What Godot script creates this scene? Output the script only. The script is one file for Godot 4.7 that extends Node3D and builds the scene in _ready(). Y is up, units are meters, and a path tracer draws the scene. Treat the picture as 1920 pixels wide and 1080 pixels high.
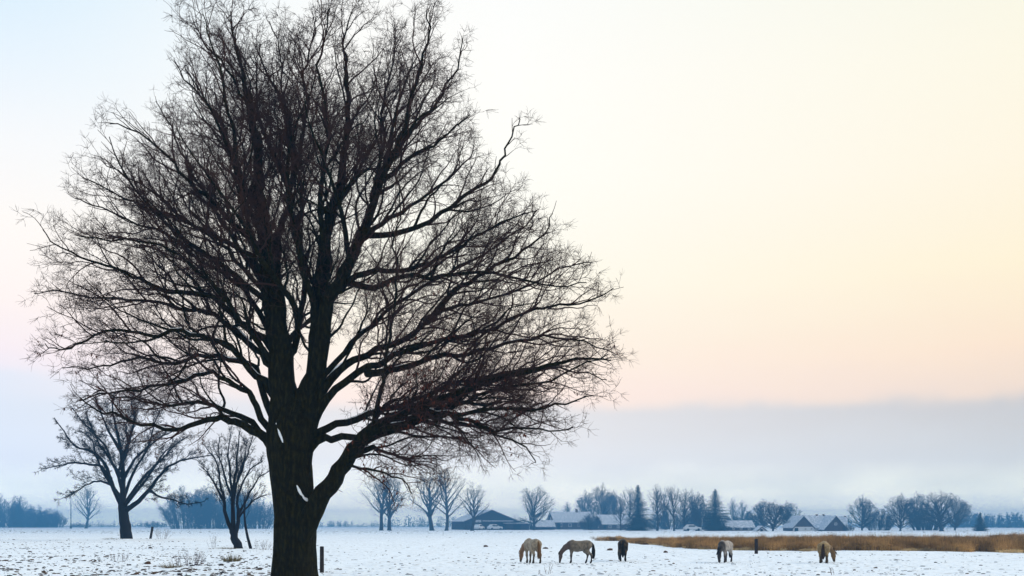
extends Node3D
# A bare oak at the edge of a snow-covered pasture with grazing ponies; a hamlet, bare trees and woods in the winter haze behind.
# y is up, metres; the camera stands at the origin, two metres above the field, and looks along -z.

var rng := RandomNumberGenerator.new()
var noise := FastNoiseLite.new()
var mats := {}
var used := {}
var limb_list: Array = []

# ---------------------------------------------------------------- mesh buffers
class Buf:
	var v := PackedVector3Array()
	var n := PackedVector3Array()
	var c := PackedColorArray()
	var i := PackedInt32Array()
	var cos_of := {}

	func ring(sides: int) -> PackedVector2Array:
		if not cos_of.has(sides):
			var a := PackedVector2Array()
			for s in sides:
				a.append(Vector2(cos(TAU * s / sides), sin(TAU * s / sides)))
			cos_of[sides] = a
		return cos_of[sides]

	func tube(pts: PackedVector3Array, rad: PackedFloat32Array, sides: int) -> void:
		var m := pts.size()
		if m < 2:
			return
		var cs := ring(sides)
		var t := pts[1] - pts[0]
		var u := t.cross(Vector3(0.31, 0.2, 0.93)).normalized()
		var at := v.size()
		for k in m:
			if k > 0:
				t = pts[mini(k + 1, m - 1)] - pts[k - 1]
			t = t.normalized()
			u = (u - t * u.dot(t)).normalized()
			var w := t.cross(u)
			var r := rad[k]
			var p := pts[k]
			for q in cs:
				var o := u * q.x + w * q.y
				v.append(p + o * r)
				n.append(o)
		for k in m - 1:
			var b := at + k * sides
			for s in sides:
				var s2 := (s + 1) % sides
				i.append(b + s); i.append(b + sides + s); i.append(b + s2)
				i.append(b + s2); i.append(b + sides + s); i.append(b + sides + s2)

	# a, b, c, d run clockwise seen from outside
	func quad(a: Vector3, b: Vector3, d: Vector3, e: Vector3) -> void:
		var o := -(b - a).cross(e - a).normalized()
		var at := v.size()
		v.append(a); v.append(b); v.append(d); v.append(e)
		for k in 4:
			n.append(o)
		for k in [0, 1, 2, 0, 2, 3]:
			i.append(at + k)

	func tri(a: Vector3, b: Vector3, d: Vector3) -> void:
		var o := -(b - a).cross(d - a).normalized()
		var at := v.size()
		v.append(a); v.append(b); v.append(d)
		for k in 3:
			n.append(o); i.append(at + k)

	func box(lo: Vector3, hi: Vector3) -> void:
		var p := func(x: int, y: int, z: int) -> Vector3: return Vector3(hi.x if x else lo.x, hi.y if y else lo.y, hi.z if z else lo.z)
		quad(p.call(0, 1, 1), p.call(1, 1, 1), p.call(1, 0, 1), p.call(0, 0, 1))
		quad(p.call(1, 1, 0), p.call(0, 1, 0), p.call(0, 0, 0), p.call(1, 0, 0))
		quad(p.call(0, 1, 0), p.call(0, 1, 1), p.call(0, 0, 1), p.call(0, 0, 0))
		quad(p.call(1, 1, 1), p.call(1, 1, 0), p.call(1, 0, 0), p.call(1, 0, 1))
		quad(p.call(0, 1, 0), p.call(1, 1, 0), p.call(1, 1, 1), p.call(0, 1, 1))
		quad(p.call(0, 0, 1), p.call(1, 0, 1), p.call(1, 0, 0), p.call(0, 0, 0))

	func mesh(m: Material) -> ArrayMesh:
		var a := []
		a.resize(Mesh.ARRAY_MAX)
		a[Mesh.ARRAY_VERTEX] = v
		a[Mesh.ARRAY_NORMAL] = n
		a[Mesh.ARRAY_INDEX] = i
		if c.size() == v.size():
			a[Mesh.ARRAY_COLOR] = c
		var am := ArrayMesh.new()
		am.add_surface_from_arrays(Mesh.PRIMITIVE_TRIANGLES, a)
		am.surface_set_material(0, m)
		return am

# ---------------------------------------------------------------- naming and placing
func numbered(called: String) -> String:
	var k: int = used.get(called, 0)
	used[called] = k + 1
	return called if k == 0 else "%s_%03d" % [called, k]

func tag(o: Node3D, label: String, category: String, group := "", kind := "") -> Node3D:
	o.set_meta("label", label)
	o.set_meta("category", category)
	if group:
		o.set_meta("group", group)
	if kind:
		o.set_meta("kind", kind)
	return o

func thing(called: String, label: String, category: String, at: Vector3, turn := 0.0, group := "") -> Node3D:
	var o := Node3D.new()
	o.name = numbered(called)
	add_child(o)
	o.position = at
	o.rotation.y = turn
	tag(o, label, category, group)
	return o

func part(called: String, m: Mesh, parent: Node, kind := "") -> MeshInstance3D:
	var o := MeshInstance3D.new()
	o.name = called
	o.mesh = m
	if kind:
		o.set_meta("kind", kind)
	parent.add_child(o, true)
	return o

func built(called: String, b: Buf, m: Material, parent: Node, kind := "") -> MeshInstance3D:
	return part(called, b.mesh(m), parent, kind)

func copy(root: Node3D, label: String, at: Vector3, turn := 0.0, size := Vector3.ONE, group := "", called := "") -> Node3D:
	var r: Node3D = root.duplicate()
	r.name = numbered(called if called else str(root.get_meta("called")))
	add_child(r)
	r.position = at
	r.rotation.y = turn
	r.scale = size
	tag(r, label, root.get_meta("category"), group)
	return r

# ---------------------------------------------------------------- materials
func lin(r: float, g: float, b: float) -> Color:
	return Color(r, g, b).linear_to_srgb()

func plain(called: String, col: Color, rough := 0.9) -> StandardMaterial3D:
	if not mats.has(called):
		var m := StandardMaterial3D.new()
		m.resource_name = called
		m.albedo_color = col
		m.roughness = rough
		m.metallic_specular = 0.25
		mats[called] = m
	return mats[called]

func noise_tex(seed_of: int, freq: float, stops: Array, size := 512, octaves := 4, kind := FastNoiseLite.TYPE_SIMPLEX_SMOOTH) -> NoiseTexture2D:
	var f := FastNoiseLite.new()
	f.seed = seed_of
	f.noise_type = kind
	f.frequency = freq
	f.fractal_octaves = octaves
	var t := NoiseTexture2D.new()
	t.width = size
	t.height = size
	t.seamless = true
	t.noise = f
	if stops.size():
		var g := Gradient.new()
		g.offsets = PackedFloat32Array(stops.map(func(s): return s[0]))
		g.colors = PackedColorArray(stops.map(func(s): return s[1]))
		t.color_ramp = g
	return t

func bark(called: String, dark: Color, pale: Color, scale_of: Vector3, relief := 3.0) -> StandardMaterial3D:
	if not mats.has(called):
		var m := StandardMaterial3D.new()
		m.resource_name = called
		m.albedo_texture = noise_tex(called.length() * 7, 0.012, [[0.25, dark], [0.55, dark.lerp(pale, 0.4)], [0.8, pale]])
		m.uv1_triplanar = true
		m.uv1_scale = scale_of
		m.roughness = 0.95
		m.metallic_specular = 0.15
		m.heightmap_enabled = true
		m.heightmap_texture = noise_tex(called.length() * 7 + 1, 0.03, [], 512, 3, FastNoiseLite.TYPE_CELLULAR)
		m.heightmap_scale = relief
		mats[called] = m
	return mats[called]

# ---------------------------------------------------------------- terrain
func ground_h(x: float, z: float) -> float:
	var h := noise.get_noise_2d(x * 0.5, z * 0.5) * 0.22 + noise.get_noise_2d(x * 3.1, z * 3.1) * 0.06
	var far := smoothstep(-130.0, -220.0, z)
	h *= 1.0 - 0.8 * far
	# the low bank under the trees on the left
	var bank := smoothstep(-6.0, -24.0, x) * smoothstep(-118.0, -104.0, z)
	h += bank * (0.22 + 0.12 * noise.get_noise_2d(x * 1.3, z * 1.3))
	# a trodden hollow in front of it
	h -= 0.18 * exp(-pow((x + 16.5) / 2.2, 2.0)) * smoothstep(-62.0, -50.0, z)
	return h

func on_ground(x: float, z: float) -> Vector3:
	return Vector3(x, ground_h(x, z), z)

func steps(stops: Array) -> PackedFloat32Array:
	var out := PackedFloat32Array()
	for k in stops.size() - 1:
		var a: float = stops[k][0]
		var b: float = stops[k + 1][0]
		var m: int = maxi(1, int(round(absf(b - a) / float(stops[k][1]))))
		for j in m:
			out.append(lerpf(a, b, float(j) / m))
	out.append(stops[-1][0])
	return out

func build_ground() -> void:
	var xs := steps([[-900.0, 100.0], [-400.0, 40.0], [-120.0, 6.0], [-50.0, 0.6], [60.0, 6.0], [140.0, 40.0], [400.0, 100.0], [900.0, 1.0]])
	var zs := steps([[160.0, 20.0], [0.0, 2.0], [-28.0, 0.5], [-125.0, 3.0], [-260.0, 20.0], [-640.0, 1.0]])
	var b := Buf.new()
	var nx := xs.size()
	for z in zs:
		for x in xs:
			b.v.append(Vector3(x, ground_h(x, z), z))
	for k in zs.size():
		for j in nx:
			var e := 0.3
			var x := xs[j]
			var z := zs[k]
			b.n.append(Vector3(ground_h(x - e, z) - ground_h(x + e, z), 2.0 * e, ground_h(x, z - e) - ground_h(x, z + e)).normalized())
	for k in zs.size() - 1:
		for j in nx - 1:
			var a := k * nx + j
			for q in [a, a + nx, a + 1, a + 1, a + nx, a + nx + 1]:
				b.i.append(q)
	var m := StandardMaterial3D.new()
	m.resource_name = "snow"
	var white := lin(0.80, 0.875, 0.95)
	var thin := lin(0.62, 0.67, 0.72)
	var soil := lin(0.30, 0.29, 0.28)
	m.albedo_texture = noise_tex(11, 0.02, [[0.0, thin], [0.42, white], [0.66, white], [0.80, thin], [0.92, soil]], 1024, 5)
	m.uv1_triplanar = true
	m.uv1_world_triplanar = true
	m.uv1_scale = Vector3.ONE / 17.0
	m.roughness = 0.85
	m.metallic_specular = 0.2
	m.heightmap_enabled = true
	m.heightmap_texture = noise_tex(12, 0.03, [], 1024, 5)
	m.heightmap_scale = 9.0
	var o := built("ground", b, m, self)
	o.set_meta("kind", "structure")
	o.set_meta("label", "flat snow-covered pasture and fields reaching to the woods")

# ---------------------------------------------------------------- branching
# An envelope: half widths to the left and right by height, and how deep it is for its width.
func env_from(y0: float, dy: float, left: Array, right: Array, depth: float, deepest := 99.0) -> Array:
	return [y0, dy, PackedFloat32Array(left), PackedFloat32Array(right), depth, deepest]

func env_in(e: Array, p: Vector3) -> bool:
	var l: PackedFloat32Array = e[2]
	var r: PackedFloat32Array = e[3]
	var f: float = (p.y - e[0]) / e[1]
	if f < 0.0 or f >= l.size() - 1:
		return false
	var k := int(f)
	f -= k
	var a := lerpf(l[k], l[k + 1], f)
	var b := lerpf(r[k], r[k + 1], f)
	var hw := (a + b) * 0.5
	if hw < 0.01:
		return false
	var hz := minf(hw * e[4], e[5])
	var x := (p.x - (b - a) * 0.5) / hw
	var z := p.z / hz
	return x * x + z * z < 1.0

func env_room(e: Array, p: Vector3, d: Vector3, most: float, pace: float) -> float:
	var t := pace
	while t < most:
		if not env_in(e, p + d * t):
			return t - pace * 0.5
		t += pace
	return most

func any_dir() -> Vector3:
	return Vector3(rng.randf_range(-1, 1), rng.randf_range(-1, 1), rng.randf_range(-1, 1))

func grow(p: Vector3, d: Vector3, length: float, r0: float, r1: float, seg: float, wander: float, pull: Vector3) -> Array:
	var m := maxi(2, int(length / seg + 0.5))
	var pts := PackedVector3Array([p])
	var rad := PackedFloat32Array([r0])
	var st := length / m
	for k in m:
		d = (d + any_dir() * wander + pull).normalized()
		p += d * st
		pts.append(p)
		rad.append(lerpf(r0, r1, float(k + 1) / m))
	return [pts, rad]

# Side shoots along every parent. s: gap, start, lo, hi (angle), a, b, most, least, ra, rb, tip, seg, wander, out, up, hole
func sprout(parents: Array, s: Dictionary, env: Array, heart: Vector3) -> Array:
	var out := []
	var gap: float = s.gap
	var hole: float = s.get("hole", -2.0)
	var seg: float = s.seg
	var wander: float = s.wander
	var outward: float = s.out
	var up: float = s.up
	var pace: float = s.get("pace", 0.35)
	for pi in parents.size():
		var pts: PackedVector3Array = parents[pi][0]
		var rad: PackedFloat32Array = parents[pi][1]
		var total := 0.0
		for k in pts.size() - 1:
			total += pts[k].distance_to(pts[k + 1])
		var d: float = total * s.start + rng.randf() * gap
		var az := rng.randf() * TAU
		var k := 0
		var done := 0.0
		var sl := pts[0].distance_to(pts[1])
		while d < total:
			while k < pts.size() - 2 and d > done + sl:
				done += sl
				k += 1
				sl = pts[k].distance_to(pts[k + 1])
			var f := clampf((d - done) / sl, 0.0, 1.0)
			var p := pts[k].lerp(pts[k + 1], f)
			var pr := lerpf(rad[k], rad[k + 1], f)
			var t := (pts[k + 1] - pts[k]).normalized()
			var left := total - d
			d += gap * rng.randf_range(0.6, 1.4)
			az += 2.4 + rng.randf_range(-0.6, 0.6)
			if hole > -1.0 and noise.get_noise_3d(p.x * 12.0, p.y * 12.0, p.z * 12.0) < hole:
				continue
			var u := t.cross(Vector3(0.3, 0.25, 0.9)).normalized()
			var w := t.cross(u)
			var ang := rng.randf_range(s.lo, s.hi)
			var dir := t * cos(ang) + (u * cos(az) + w * sin(az)) * sin(ang)
			var o := (p - heart).normalized()
			dir = (dir + o * outward + Vector3(0, up, 0)).normalized()
			var ln := minf(s.a * left + s.b, s.most) * rng.randf_range(0.55, 1.1)
			ln = minf(ln, maxf(env_room(env, p, dir, ln + pace, pace), s.least))
			var r0 := minf(pr * 0.72, s.ra + s.rb * ln)
			var g := grow(p, dir, ln, r0, s.tip, seg, wander, o * outward * 0.12 + Vector3(0, up * 0.2, 0))
			g.append(pi)
			out.append(g)
	return out

func tubes(list: Array, sides: int) -> Buf:
	var b := Buf.new()
	for g in list:
		b.tube(g[0], g[1], sides)
	return b

func smooth_line(raw: Array, r0: float, r1: float, kink: float, power := 0.55) -> Array:
	var base := PackedVector3Array()
	for k in raw.size() / 3:
		base.append(Vector3(raw[k * 3], raw[k * 3 + 1], raw[k * 3 + 2]))
	var pts := PackedVector3Array()
	var m := base.size()
	var back := (base[0] - base[1]).normalized() * r0
	pts.append_array([base[0] + back * 0.95, base[0] + back * 0.8, base[0] + back * 0.45])
	for k in m - 1:
		var a := base[maxi(k - 1, 0)]
		var e := base[mini(k + 2, m - 1)]
		for j in 3:
			var p := base[k].cubic_interpolate(base[k + 1], a, e, j / 3.0)
			if k + j > 0:
				p += any_dir() * kink
			pts.append(p)
	pts.append(base[m - 1])
	var rad := PackedFloat32Array()
	rad.append_array([r0 * 0.15, r0 * 0.6, r0 * 0.9])
	for k in pts.size() - 3:
		rad.append(lerpf(r0, r1, pow(float(k) / (pts.size() - 4), power)))
	return [pts, rad]

func limb_from(raw: Array, r0: float, r1: float, kink := 0.055, power := 0.55) -> void:
	# a limb that leaves the bole curves out of its middle
	if absf(raw[0]) < 1.0 and raw[1] > 4.2 and raw[1] < 7.8 and power < 0.7:
		raw = [raw[0] * 0.45 + 0.02, raw[1] - 0.62, raw[2] * 0.5] + raw
	limb_list.append(smooth_line(raw, r0, r1, kink, power))

func build_oak() -> void:
	rng.seed = 4711
	var at := Vector3(-5.94, 0.0, -27.54)
	var oak := thing("oak_tree", "huge old bare oak with a thick dark trunk beside the snowy field", "tree", at)
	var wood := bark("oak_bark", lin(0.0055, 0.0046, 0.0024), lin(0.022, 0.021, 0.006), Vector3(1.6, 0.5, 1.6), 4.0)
	var twig := plain("oak_twig", lin(0.038, 0.018, 0.014), 0.9)
	# the trunk, fluted and swelling towards the root
	var tb := Buf.new()
	var line := [[0.0, -0.3, 0.86, 0.0], [0.0, 0.15, 0.70, 0.0], [0.0, 0.6, 0.60, 0.0], [0.02, 1.4, 0.56, 0.0], [0.05, 2.1, 0.56, 0.0], [-0.02, 2.9, 0.55, 0.0], [-0.08, 3.6, 0.56, 0.0], [-0.09, 4.15, 0.60, 0.0], [-0.08, 4.6, 0.58, 0.0], [-0.05, 4.95, 0.48, 0.0], [0.0, 5.3, 0.34, -0.05], [0.03, 5.6, 0.02, -0.1]]
	var around := 40
	var levels := 66
	for k in levels + 1:
		var f := float(k) / levels * (line.size() - 1)
		var a: Array = line[mini(int(f), line.size() - 2)]
		var e: Array = line[mini(int(f) + 1, line.size() - 1)]
		var g := f - mini(int(f), line.size() - 2)
		g = g * g * (3.0 - 2.0 * g) * 0.5 + g * 0.5
		var c := Vector3(lerpf(a[0], e[0], g), lerpf(a[1], e[1], g), lerpf(a[3], e[3], g))
		var r := lerpf(a[2], e[2], g)
		for j in around:
			var th := TAU * j / around
			var rr := r * (1.0 + 0.05 * sin(th * 5.0 + c.y * 0.7) + 0.035 * sin(th * 9.0 - c.y * 1.1) + 0.09 * exp(-c.y * 2.0) * sin(th * 4.0 + 1.0))
			rr += 0.03 * noise.get_noise_3d(cos(th) * 60.0, c.y * 18.0, sin(th) * 60.0)
			tb.v.append(c + Vector3(cos(th) * rr, 0.0, -sin(th) * rr))
			tb.n.append(Vector3(cos(th), 0.12, -sin(th)).normalized())
	for k in levels:
		for j in around:
			var p := k * around + j
			var q := k * around + (j + 1) % around
			for w in [p, p + around, q, q, p + around, q + around]:
				tb.i.append(w)
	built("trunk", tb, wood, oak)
	oak_limbs()
	# limbs that lean towards and away from the road, seen end on
	var outline := env_from(2.9, 0.72464,
[0.43, 2.03, 4.64, 5.65, 6.01, 6.38, 6.52, 6.88, 6.93, 6.81, 6.74, 6.09, 5.22, 4.86, 4.35, 3.84, 3.59, 3.33, 2.83, 1.45, 0.00],
		[4.64, 6.23, 7.75, 8.41, 8.52, 8.62, 8.55, 8.58, 8.33, 7.54, 6.96, 6.38, 5.43, 5.14, 4.93, 4.71, 4.61, 4.38, 3.84, 2.32, 0.00], 0.85, 6.6)
	var heart := Vector3(0.1, 4.6, 0.0)
	for k in 10:
		var side := 1.0 if k % 2 == 0 else -1.0
		var az := side * PI * 0.5 + rng.randf_range(-0.85, 0.85)
		var el := rng.randf_range(0.15, 1.15)
		var d := Vector3(cos(az) * cos(el), sin(el), sin(az) * cos(el))
		var lead: PackedVector3Array = limb_list[k % 8][0]
		var p := lead[4 + rng.randi() % maxi(2, lead.size() / 2)]
		var room := env_room(outline, p, d, 9.0, 0.3)
		limb_list.append(grow(p, d, room * 0.95, 0.035 + 0.009 * room, 0.010, 0.35, 0.16, Vector3(0, 0.03, 0)))
	var limbs := []
	for g in limb_list:
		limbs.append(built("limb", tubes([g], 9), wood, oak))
	var l1 := sprout(limb_list, {"gap": 0.29, "start": 0.2, "lo": 0.42, "hi": 1.0, "a": 0.45, "b": 0.8, "most": 3.1, "least": 0.4, "ra": 0.009, "rb": 0.011, "tip": 0.006, "seg": 0.17, "wander": 0.30, "out": 0.28, "up": 0.08}, outline, heart)
	var l2 := sprout(l1, {"gap": 0.215, "start": 0.2, "lo": 0.5, "hi": 1.15, "a": 0.55, "b": 0.3, "most": 1.5, "least": 0.3, "ra": 0.0055, "rb": 0.005, "tip": 0.0042, "seg": 0.11, "wander": 0.42, "out": 0.22, "up": 0.08, "hole": -0.30}, outline, heart)
	var l3 := sprout(l2, {"gap": 0.125, "start": 0.22, "lo": 0.5, "hi": 1.2, "a": 0.5, "b": 0.2, "most": 0.7, "least": 0.2, "ra": 0.0042, "rb": 0.002, "tip": 0.0034, "seg": 0.09, "wander": 0.46, "out": 0.3, "up": 0.08, "hole": -0.31}, outline, heart)
	# the longest side boughs are parts of their limb, the others go with the fine wood
	var order := range(l1.size())
	order.sort_custom(func(a, b): return l1[a][1][0] > l1[b][1][0])
	var rest := []
	for k in order.size():
		var g: Array = l1[order[k]]
		if k < 240:
			built("branch", tubes([g], 5), wood, limbs[g[2]])
		else:
			rest.append(g)
	var fine := tubes(rest, 4)
	for g in l2:
		fine.tube(g[0], g[1], 3)
	built("small_branches", fine, twig, oak, "stuff")
	built("twigs", tubes(l3, 3), twig, oak, "stuff")
	# end sprays: a few shapes, each set many times
	var spots := []
	for k in l3.size():
		var pts: PackedVector3Array = l3[k][0]
		if rng.randf() < 1.0:
			spots.append([pts[-1], (pts[-1] - pts[-2]).normalized()])
	sprays("bud_twigs", spots, oak, twig, 7, 0.27, 0.0030)
	# dead leaves that hang on in the lower crown
	var leaf := plain("dead_leaf", lin(0.085, 0.022, 0.010), 0.8)
	var lb := Buf.new()
	lb.tri(Vector3(0, 0, 0), Vector3(-0.022, 0.05, 0.008), Vector3(0, 0.055, -0.006))
	lb.tri(Vector3(0, 0, 0), Vector3(0, 0.055, -0.006), Vector3(0.022, 0.05, 0.008))
	lb.tri(Vector3(-0.022, 0.05, 0.008), Vector3(0, 0.11, 0.0), Vector3(0, 0.055, -0.006))
	lb.tri(Vector3(0, 0.055, -0.006), Vector3(0, 0.11, 0.0), Vector3(0.022, 0.05, 0.008))
	var placed: Array[Transform3D] = []
	for k in l3.size():
		var pts: PackedVector3Array = l3[k][0]
		var p := pts[-1]
		var near := exp(-pow((p.y - 5.3) / 1.7, 2.0)) * (1.0 if p.x > 0.5 and p.x < 5.2 else 0.22)
		if p.y < 4.0 and p.x > 1.0 and p.x < 3.4:
			near = 1.0
		if noise.get_noise_3d(p.x * 30.0, p.y * 30.0, p.z * 30.0) > 0.02 and rng.randf() < near * 0.5:
			for j in 3:
				var q := pts[rng.randi() % pts.size()]
				placed.append(Transform3D(Basis.from_euler(Vector3(PI + rng.randf_range(-0.9, 0.9), rng.randf() * TAU, rng.randf_range(-0.7, 0.7))).scaled(Vector3.ONE * rng.randf_range(0.7, 1.25)), q))
	scatter("dead_leaves", lb.mesh(leaf), placed, oak)
	# snow caught on the upper side of the low boughs and in the forks
	var snow := plain("clean_snow", lin(0.78, 0.83, 0.90), 0.8)
	for k in limb_list.size():
		var pts: PackedVector3Array = limb_list[k][0]
		var rad: PackedFloat32Array = limb_list[k][1]
		if k >= 46 or pts[0].y > 7.5:
			continue
		var a := 2 + rng.randi() % 3
		while a < mini(pts.size() - 4, 17):
			var m := 2 + rng.randi() % 3
			var sp := PackedVector3Array()
			var sr := PackedFloat32Array()
			var flat := true
			for j in m + 1:
				var q := mini(a + j, pts.size() - 2)
				var t := (pts[q + 1] - pts[q]).normalized()
				if absf(t.y) > 0.8:
					flat = false
				var up := (Vector3.UP - t * t.y).normalized()
				sp.append(pts[q] + up * rad[q] * 0.86)
				sr.append(rad[q] * (0.12 if j == 0 or j == m else rng.randf_range(0.3, 0.5)))
			if flat and rng.randf() < 0.75:
				var sb := Buf.new()
				sb.tube(sp, sr, 6)
				built("snow_strip", sb, snow, limbs[k])
			a += m + 1 + rng.randi() % 3

	# snow in the two forks of the trunk
	for run in [[Vector3(-0.36, 4.66, 0.475), Vector3(-0.24, 4.36, 0.54), Vector3(-0.15, 4.16, 0.58), Vector3(-0.08, 4.02, 0.59)], [Vector3(-0.13, 4.10, 0.585), Vector3(-0.08, 3.98, 0.585), Vector3(-0.05, 3.90, 0.57), Vector3(-0.03, 3.82, 0.56)], [Vector3(0.20, 3.0, 0.515), Vector3(0.26, 2.86, 0.50), Vector3(0.31, 2.76, 0.485), Vector3(0.38, 2.70, 0.46)], [Vector3(0.33, 2.74, 0.475), Vector3(0.38, 2.66, 0.455), Vector3(0.44, 2.62, 0.43), Vector3(0.47, 2.57, 0.40)]]:
		var fb := Buf.new()
		fb.tube(PackedVector3Array(run), PackedFloat32Array([0.012, 0.026 + 0.02 * rng.randf(), 0.03 + 0.02 * rng.randf(), 0.012]), 7)
		built("snow_patch", fb, snow, oak)

func sprays(called: String, spots: Array, parent: Node, m: Material, shoots: int, reach: float, thick: float) -> void:
	var kinds := 5
	var lists: Array = []
	var shapes: Array = []
	for k in kinds:
		var b := Buf.new()
		for j in shoots:
			var d := Vector3(rng.randf_range(-0.8, 0.8), rng.randf_range(0.3, 1.0), rng.randf_range(-0.8, 0.8)).normalized()
			var g := grow(Vector3(0, reach * 0.1 * rng.randf(), 0), d, reach * rng.randf_range(0.5, 1.0), thick, thick * 0.7, reach / 4.0, 0.45, Vector3.ZERO)
			b.tube(g[0], g[1], 3)
		shapes.append(b.mesh(m))
		var l: Array[Transform3D] = []
		lists.append(l)
	for s in spots:
		var y: Vector3 = s[1]
		var x := y.cross(any_dir()).normalized()
		lists[rng.randi() % kinds].append(Transform3D(Basis(x, y, x.cross(y)) * rng.randf_range(0.7, 1.25), s[0]))
	for k in kinds:
		scatter(called, shapes[k], lists[k], parent)

func scatter(called: String, m: Mesh, where: Array[Transform3D], parent: Node, tints := PackedColorArray()) -> MultiMeshInstance3D:
	var mm := MultiMesh.new()
	mm.transform_format = MultiMesh.TRANSFORM_3D
	mm.use_colors = tints.size() > 0
	mm.mesh = m
	mm.instance_count = where.size()
	for k in where.size():
		mm.set_instance_transform(k, where[k])
		if tints.size():
			mm.set_instance_color(k, tints[k])
	var o := MultiMeshInstance3D.new()
	o.name = called
	o.multimesh = mm
	o.set_meta("kind", "stuff")
	parent.add_child(o, true)
	return o

func oak_limbs() -> void:
	limb_from([-0.19, 3.88, 0.00, -0.24, 5.04, 0.02, -0.34, 6.20, 0.05, -0.40, 7.20, 0.07, -0.50, 8.07, 0.09, -0.58, 8.93, 0.12, -0.69, 9.64, 0.13, -0.83, 10.36, 0.15, -0.91, 11.15, 0.17, -0.91, 11.93, 0.19, -0.99, 12.64, 0.21, -1.13, 13.35, 0.23, -1.35, 14.20, 0.26, -1.52, 15.05, 0.28, -1.63, 15.76, 0.30], 0.529, 0.012)
	limb_from([-0.55, 8.67, 0.00, -0.43, 9.79, -0.13, -0.28, 10.39, -0.20, -0.14, 11.16, -0.30, 0.02, 11.82, -0.39, 0.13, 12.62, -0.50, 0.28, 13.56, -0.63, 0.13, 14.51, -0.76, 0.33, 15.46, -0.89, 0.42, 16.27, -1.00], 0.153, 0.012)
	limb_from([0.09, 3.88, 0.00, 0.31, 4.76, -0.03, 0.53, 5.93, -0.09, 0.67, 7.02, -0.14, 0.62, 7.77, -0.17, 0.80, 9.16, -0.24, 0.85, 9.76, -0.27, 0.93, 10.50, -0.30, 1.16, 11.24, -0.34, 1.27, 11.99, -0.38, 1.38, 12.74, -0.42, 1.40, 13.79, -0.47, 1.37, 14.64, -0.52, 1.21, 15.30, -0.55, 1.50, 16.22, -0.60], 0.431, 0.012)
	limb_from([0.58, 6.06, 0.00, 0.84, 7.48, 0.14, 1.08, 8.18, 0.22, 1.38, 8.67, 0.28, 1.71, 9.36, 0.37, 1.99, 9.91, 0.45, 2.20, 10.46, 0.52, 2.43, 11.11, 0.60, 2.79, 11.79, 0.70, 3.10, 12.42, 0.79, 3.34, 13.28, 0.91, 3.56, 14.04, 1.02, 3.80, 14.72, 1.12, 3.72, 15.31, 1.20], 0.306, 0.012)
	limb_from([1.30, 8.38, 0.00, 1.67, 9.46, -0.24, 1.94, 10.25, -0.44, 2.12, 11.05, -0.64, 2.24, 11.86, -0.84, 2.33, 12.68, -1.04, 2.24, 13.68, -1.29, 2.42, 14.70, -1.55, 2.58, 15.74, -1.80, 2.44, 16.53, -2.00], 0.124, 0.012)
	limb_from([0.67, 8.09, 0.00, 0.76, 8.91, 0.19, 0.86, 9.71, 0.41, 0.82, 10.49, 0.65, 0.98, 11.26, 0.89, 1.17, 12.13, 1.18, 1.08, 12.85, 1.43, 1.00, 13.68, 1.73, 1.27, 14.36, 2.00, 1.38, 14.87, 2.20], 0.134, 0.012)
	limb_from([-0.29, 6.06, 0.00, 0.04, 7.12, -0.23, 0.13, 8.19, -0.48, 0.20, 9.13, -0.71, -0.06, 10.25, -0.98, -0.02, 11.23, -1.22, -0.28, 12.23, -1.46, -0.53, 13.41, -1.75, -0.75, 14.61, -2.04, -0.91, 15.83, -2.33, -1.27, 16.91, -2.60], 0.143, 0.012)
	limb_from([-0.43, 6.93, 0.00, -0.67, 7.89, 0.24, -0.72, 8.83, 0.51, -1.01, 9.74, 0.80, -1.12, 10.75, 1.14, -1.12, 11.62, 1.44, -1.25, 12.45, 1.75, -1.40, 13.26, 2.07, -1.54, 13.93, 2.34, -1.67, 14.53, 2.60], 0.143, 0.012)
	limb_from([-0.72, 9.61, 0.00, -0.99, 10.30, -0.12, -1.32, 11.04, -0.27, -1.61, 11.63, -0.39, -2.06, 12.99, -0.67, -2.60, 13.71, -0.85, -3.28, 14.52, -1.06, -3.65, 15.13, -1.20], 0.115, 0.012)
	limb_from([-0.93, 12.00, 0.00, -1.06, 12.67, 0.15, -1.20, 13.18, 0.29, -1.41, 13.69, 0.45, -1.80, 14.27, 0.66, -2.21, 14.70, 0.84, -2.41, 15.13, 1.00], 0.086, 0.012)
	limb_from([-0.61, 9.10, 0.00, -1.06, 9.57, 0.16, -1.50, 10.02, 0.34, -2.04, 10.52, 0.56, -2.61, 11.03, 0.81, -3.08, 11.61, 1.07, -3.68, 12.06, 1.34, -4.36, 12.21, 1.60], 0.134, 0.012)
	limb_from([-0.55, 8.38, 0.00, -1.11, 9.17, -0.27, -1.73, 9.65, -0.51, -2.46, 10.05, -0.77, -3.24, 10.58, -1.07, -4.12, 11.30, -1.44, -5.20, 12.05, -1.86, -6.11, 12.64, -2.20], 0.115, 0.012)
	limb_from([-0.43, 7.51, 0.00, -0.79, 8.30, 0.34, -1.27, 8.79, 0.66, -1.73, 9.33, 1.02, -2.36, 9.70, 1.41, -3.00, 9.86, 1.79, -3.74, 10.09, 2.27, -4.47, 10.40, 2.80], 0.115, 0.012)
	limb_from([-0.55, 8.09, 0.00, -1.21, 9.07, -0.44, -2.01, 10.10, -0.97, -2.79, 11.35, -1.57, -3.55, 12.46, -2.12, -4.22, 13.79, -2.73, -4.86, 14.78, -3.20], 0.115, 0.012)
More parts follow.
